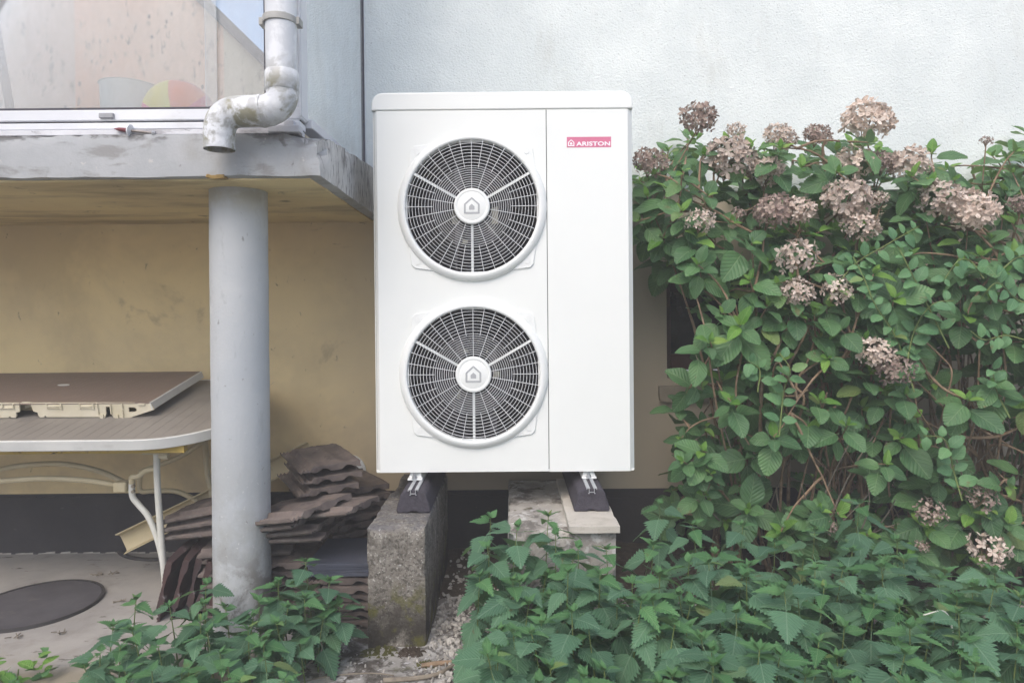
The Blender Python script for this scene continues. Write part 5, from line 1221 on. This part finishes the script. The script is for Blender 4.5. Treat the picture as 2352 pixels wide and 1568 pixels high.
# ============================================================ GROUND LITTER
rs = random.Random(3)
def stones(name, n, place, smin, smax, label=None):
    vs, fs = [], []
    base = [Vector(p) for p in ((1,0,0),(-1,0,0),(0,1,0),(0,-1,0),(0,0,1),(0,0,-1))]; F = [(0,2,4),(2,1,4),(1,3,4),(3,0,4),(2,0,5),(1,2,5),(3,1,5),(0,3,5)]
    bm = bmesh.new(); bmesh.ops.create_cube(bm, size=1.6); bmesh.ops.bevel(bm, geom=bm.edges[:], offset=.35, segments=1, affect='EDGES'); bm.verts.ensure_lookup_table()
    bv = [v.co.copy() for v in bm.verts]; bf = [[v.index for v in f.verts] for f in bm.faces]; bm.free()
    for i in range(n):
        x, y = place(); s = rs.uniform(smin, smax) * (1 if rs.random() > .1 else 1.5); rot = Euler([rs.uniform(0, 6) for _ in range(3)]).to_matrix(); sc_ = Vector((rs.uniform(.7, 1.3), rs.uniform(.6, 1.2), rs.uniform(.35, .8)))
        b = len(vs); jj = [rs.uniform(.75, 1.2) for _ in range(8)]
        for q, v in enumerate(bv):
            w_ = Vector((v.x * sc_.x * jj[(q // 3) % 8], v.y * sc_.y * jj[(q // 3 + 3) % 8], v.z * sc_.z * jj[(q // 3 + 5) % 8])); w_ = rot @ w_ * s * .5
            vs.append(w_ + Vector((x, y, .004 + s * .22)))
        fs += [[b + i_ for i_ in f] for f in bf]
    me = bpy.data.meshes.new(name); me.from_pydata(vs, [], fs); o = link(name, me, M['stone']); o['kind'] = 'stuff'; return o
def pl1():
    while True:
        x, y = rs.gauss(.02, .17), rs.uniform(1.85, 2.36)
        if x > -.26 - (2.36 - y) * .1: return x, y
o = stones('gravel', 1500, pl1, .008, .021); o['label'] = 'pale angular gravel heaped beside the nettles on the path'
def pl2(): return rs.uniform(-.9, 1.2), rs.uniform(1.6, 2.75)
o = stones('gravel', 900, pl2, .005, .013); o['label'] = 'loose pale chippings scattered over the path'
def pl3(): return rs.uniform(-.3, 1.5), rs.uniform(2.1, 2.7)
o = stones('gravel', 2600, pl3, .008, .018); o['label'] = 'pale gravel bed showing between the nettle stems'
def pl4(): return rs.uniform(-.3, .05), rs.uniform(2.4, 3.2)
o = stones('gravel', 220, pl4, .010, .028); o['label'] = 'gravel in the gap between the two concrete blocks'
# earth lying along the wall foot
em = MB(); nx, ny = 90, 14
for j in range(ny + 1):
    for i in range(nx + 1):
        x = -.72 + 4.6 * i / nx; y = 2.62 + .64 * j / ny; e = min(1, j / 3) * min(1, i / 5)
        em.v.append(Vector((x, y, -.012 + e * (.02 + .035 * (j / ny) * (x > .45) + .016 * noise.noise(Vector((x * 9, y * 9, 2))) + .01 * noise.noise(Vector((x * 30, y * 30, 5)))))))
em.f = [(j*(nx+1)+i, j*(nx+1)+i+1, (j+1)*(nx+1)+i+1, (j+1)*(nx+1)+i) for j in range(ny) for i in range(nx)]; em.m = [0] * len(em.f)
struct('earth_bed', em, M['earth'], smooth=True)
# sticks, stalk, moss, clod, scrap
sk = [on_z(*p, .012) for p in ((880, 1562), (960, 1556), (1010, 1545), (1050, 1523), (1110, 1514), (1148, 1508))]
single('stick', MB().tube(smoothpath(sk, 5), [.0085 - .005 * i / 25 for i in range(26)], 8), M['twig'], 'long dark bent stick lying on the path at the bottom', 'stick', smooth=True)
sk = [on_z(*p, .010) for p in ((968, 1527), (1005, 1523), (1040, 1519))]
single('stick', MB().tube(sk, [.007, .009, .006], 8), M['bark'], 'short pale stub of stick above the bent stick', 'stick', smooth=True)
sk = [on_z(*p, .006) for p in ((690, 1566), (760, 1551), (850, 1545), (905, 1550))]
single('stick', MB().tube(smoothpath(sk, 5), .0022, 6), M['twig'], 'thin pale curved twig lying at the bottom of the path', 'stick', smooth=True)
st_ = smoothpath([at(*p) for p in ((640, 1568, 2.05), (700, 1530, 2.1), (735, 1500, 2.12), (738, 1475, 2.14), (722, 1450, 2.16))], 5)
single('dry_stalk', MB().tube(st_, .0022, 6), M['twig'], 'thin dry stalk arching out of the nettles by the column', 'stalk', smooth=True)
st_ = smoothpath([at(*p) for p in ((2120, 1412, 1.75), (2165, 1402, 1.74), (2182, 1425, 1.74), (2189, 1465, 1.75), (2185, 1500, 1.76))], 5)
single('dry_stalk', MB().tube(st_, [.0018] * 8 + [.0026] * (len(st_) - 8), 6), surf('bleached_stalk', 'c9c7bd', 'd6d3c8', 30, .7), 'bleached bent stalk hanging among the nettles at the lower right', 'stalk', smooth=True)
def clump(name, c, r, n, mat_, label, cat, hgt=.6):
    bm_ = MB(); 
    for i in range(n):
        a, d = rs.uniform(0, 2*PI), r * math.sqrt(rs.random()); p = Vector((c.x + d * math.cos(a), c.y + d * math.sin(a) * .8, 0)); z = max(.001, hgt * r * (1 - (d / r) ** 2)) * rs.uniform(.6, 1.1)
        s = r * rs.uniform(.10, .22); bm_.add([p + Vector((-s, -s*.5, 0)), p + Vector((s, -s*.6, 0)), p + Vector((0, s, 0)), p + Vector((rs.uniform(-s, s)*.5, rs.uniform(-s, s)*.5, z))], [(0, 1, 3), (1, 2, 3), (2, 0, 3)])
    return single(name, bm_, mat_, label, cat, kind='stuff' if cat is None else None)
clump('moss_cushion', on_z(876, 1500, .0), .07, 90, M['moss'], 'olive moss cushion left of the mossy block foot', 'moss', .35)
clump('moss_cushion', on_z(978, 1543 - 14, .0), .05, 70, M['moss'], 'small moss patch above the bent stick on the path', 'moss', .3)
clump('soil_clod', on_z(945, 1502, .0), .055, 80, M['earth'], 'dark lump of soil on the path in front of the mossy block', 'soil clod', .55)
a, b = on_z(1058, 1485, .006), on_z(1092, 1482, .006)
single('plastic_scrap', MB().tube([a, b], .0055, 8), surf('faded_blue_plastic', '7c8fa3', '8b9cae', 20, .5), 'small faded blue plastic scrap on the path', 'plastic scrap')
for i, (x, y) in enumerate(((35, 1462), (140, 1452), (263, 1315), (275, 1380), (60, 1250), (225, 1318))):
    c = on_z(x, y, .012); bm_ = MB()
    for k in range(5): bm_.tube([c + Vector((rs.uniform(-.02, .02), rs.uniform(-.02, .02), 0)), c + Vector((rs.uniform(-.03, .03), rs.uniform(-.02, .02), .006))], .0018, 5)
    single('dead_leaf_bits', bm_, M['twig'], 'dry crumbs of leaf on the patio, ' + ['left of the nettles by the picture edge', 'below the manhole cover', 'between the hose and the manhole cover', 'left of the upright tiles', 'by the plinth at the left', 'above the upright tiles, far left'][i], 'leaf litter')

# ============================================================ tell look-alike nettles apart by their place
from collections import defaultdict
sets = defaultdict(list)
for o in COL.objects:
    if o.parent is None and o.get('category') == 'nettle': sets[o['label']].append(o)
nth = ['leftmost', 'second', 'third', 'fourth', 'fifth', 'sixth', 'seventh', 'eighth', 'ninth', 'tenth', 'eleventh', 'twelfth', 'thirteenth', 'fourteenth', 'fifteenth', 'sixteenth', 'seventeenth', 'eighteenth', 'nineteenth', 'twentieth']
for lb, os_ in sets.items():
    if len(os_) < 2: continue
    os_.sort(key=lambda o: pix(o.location + Vector((0, 0, .35)))[0])
    for i, o in enumerate(os_):
        if i == 0: o['label'] = 'leftmost ' + lb
        elif i == len(os_) - 1: o['label'] = 'rightmost ' + lb
        elif i < 20: o['label'] = '%s from the left, %s' % (nth[i], lb)

# ============================================================ added volume standing in for the pale veil of the lens
if VEIL_DENSITY > 0:
    hb = MB().box((-85, -65, -1.0), (85, 105, 6.2)); hm = bpy.data.materials.new('lens_veil_volume'); hm.use_nodes = True; t = hm.node_tree; t.nodes.clear()
    ou = t.nodes.new('ShaderNodeOutputMaterial'); pv = t.nodes.new('ShaderNodeVolumePrincipled'); pv.inputs['Density'].default_value = VEIL_DENSITY; pv.inputs['Color'].default_value = (.97, .97, .95, 1)
    t.links.new(pv.outputs[0], ou.inputs['Volume'])
    o = link('haze', hb.mesh('haze'), hm); o['kind'] = 'stuff'; o['label'] = 'thin milky haze added over the whole yard in place of lens veil'
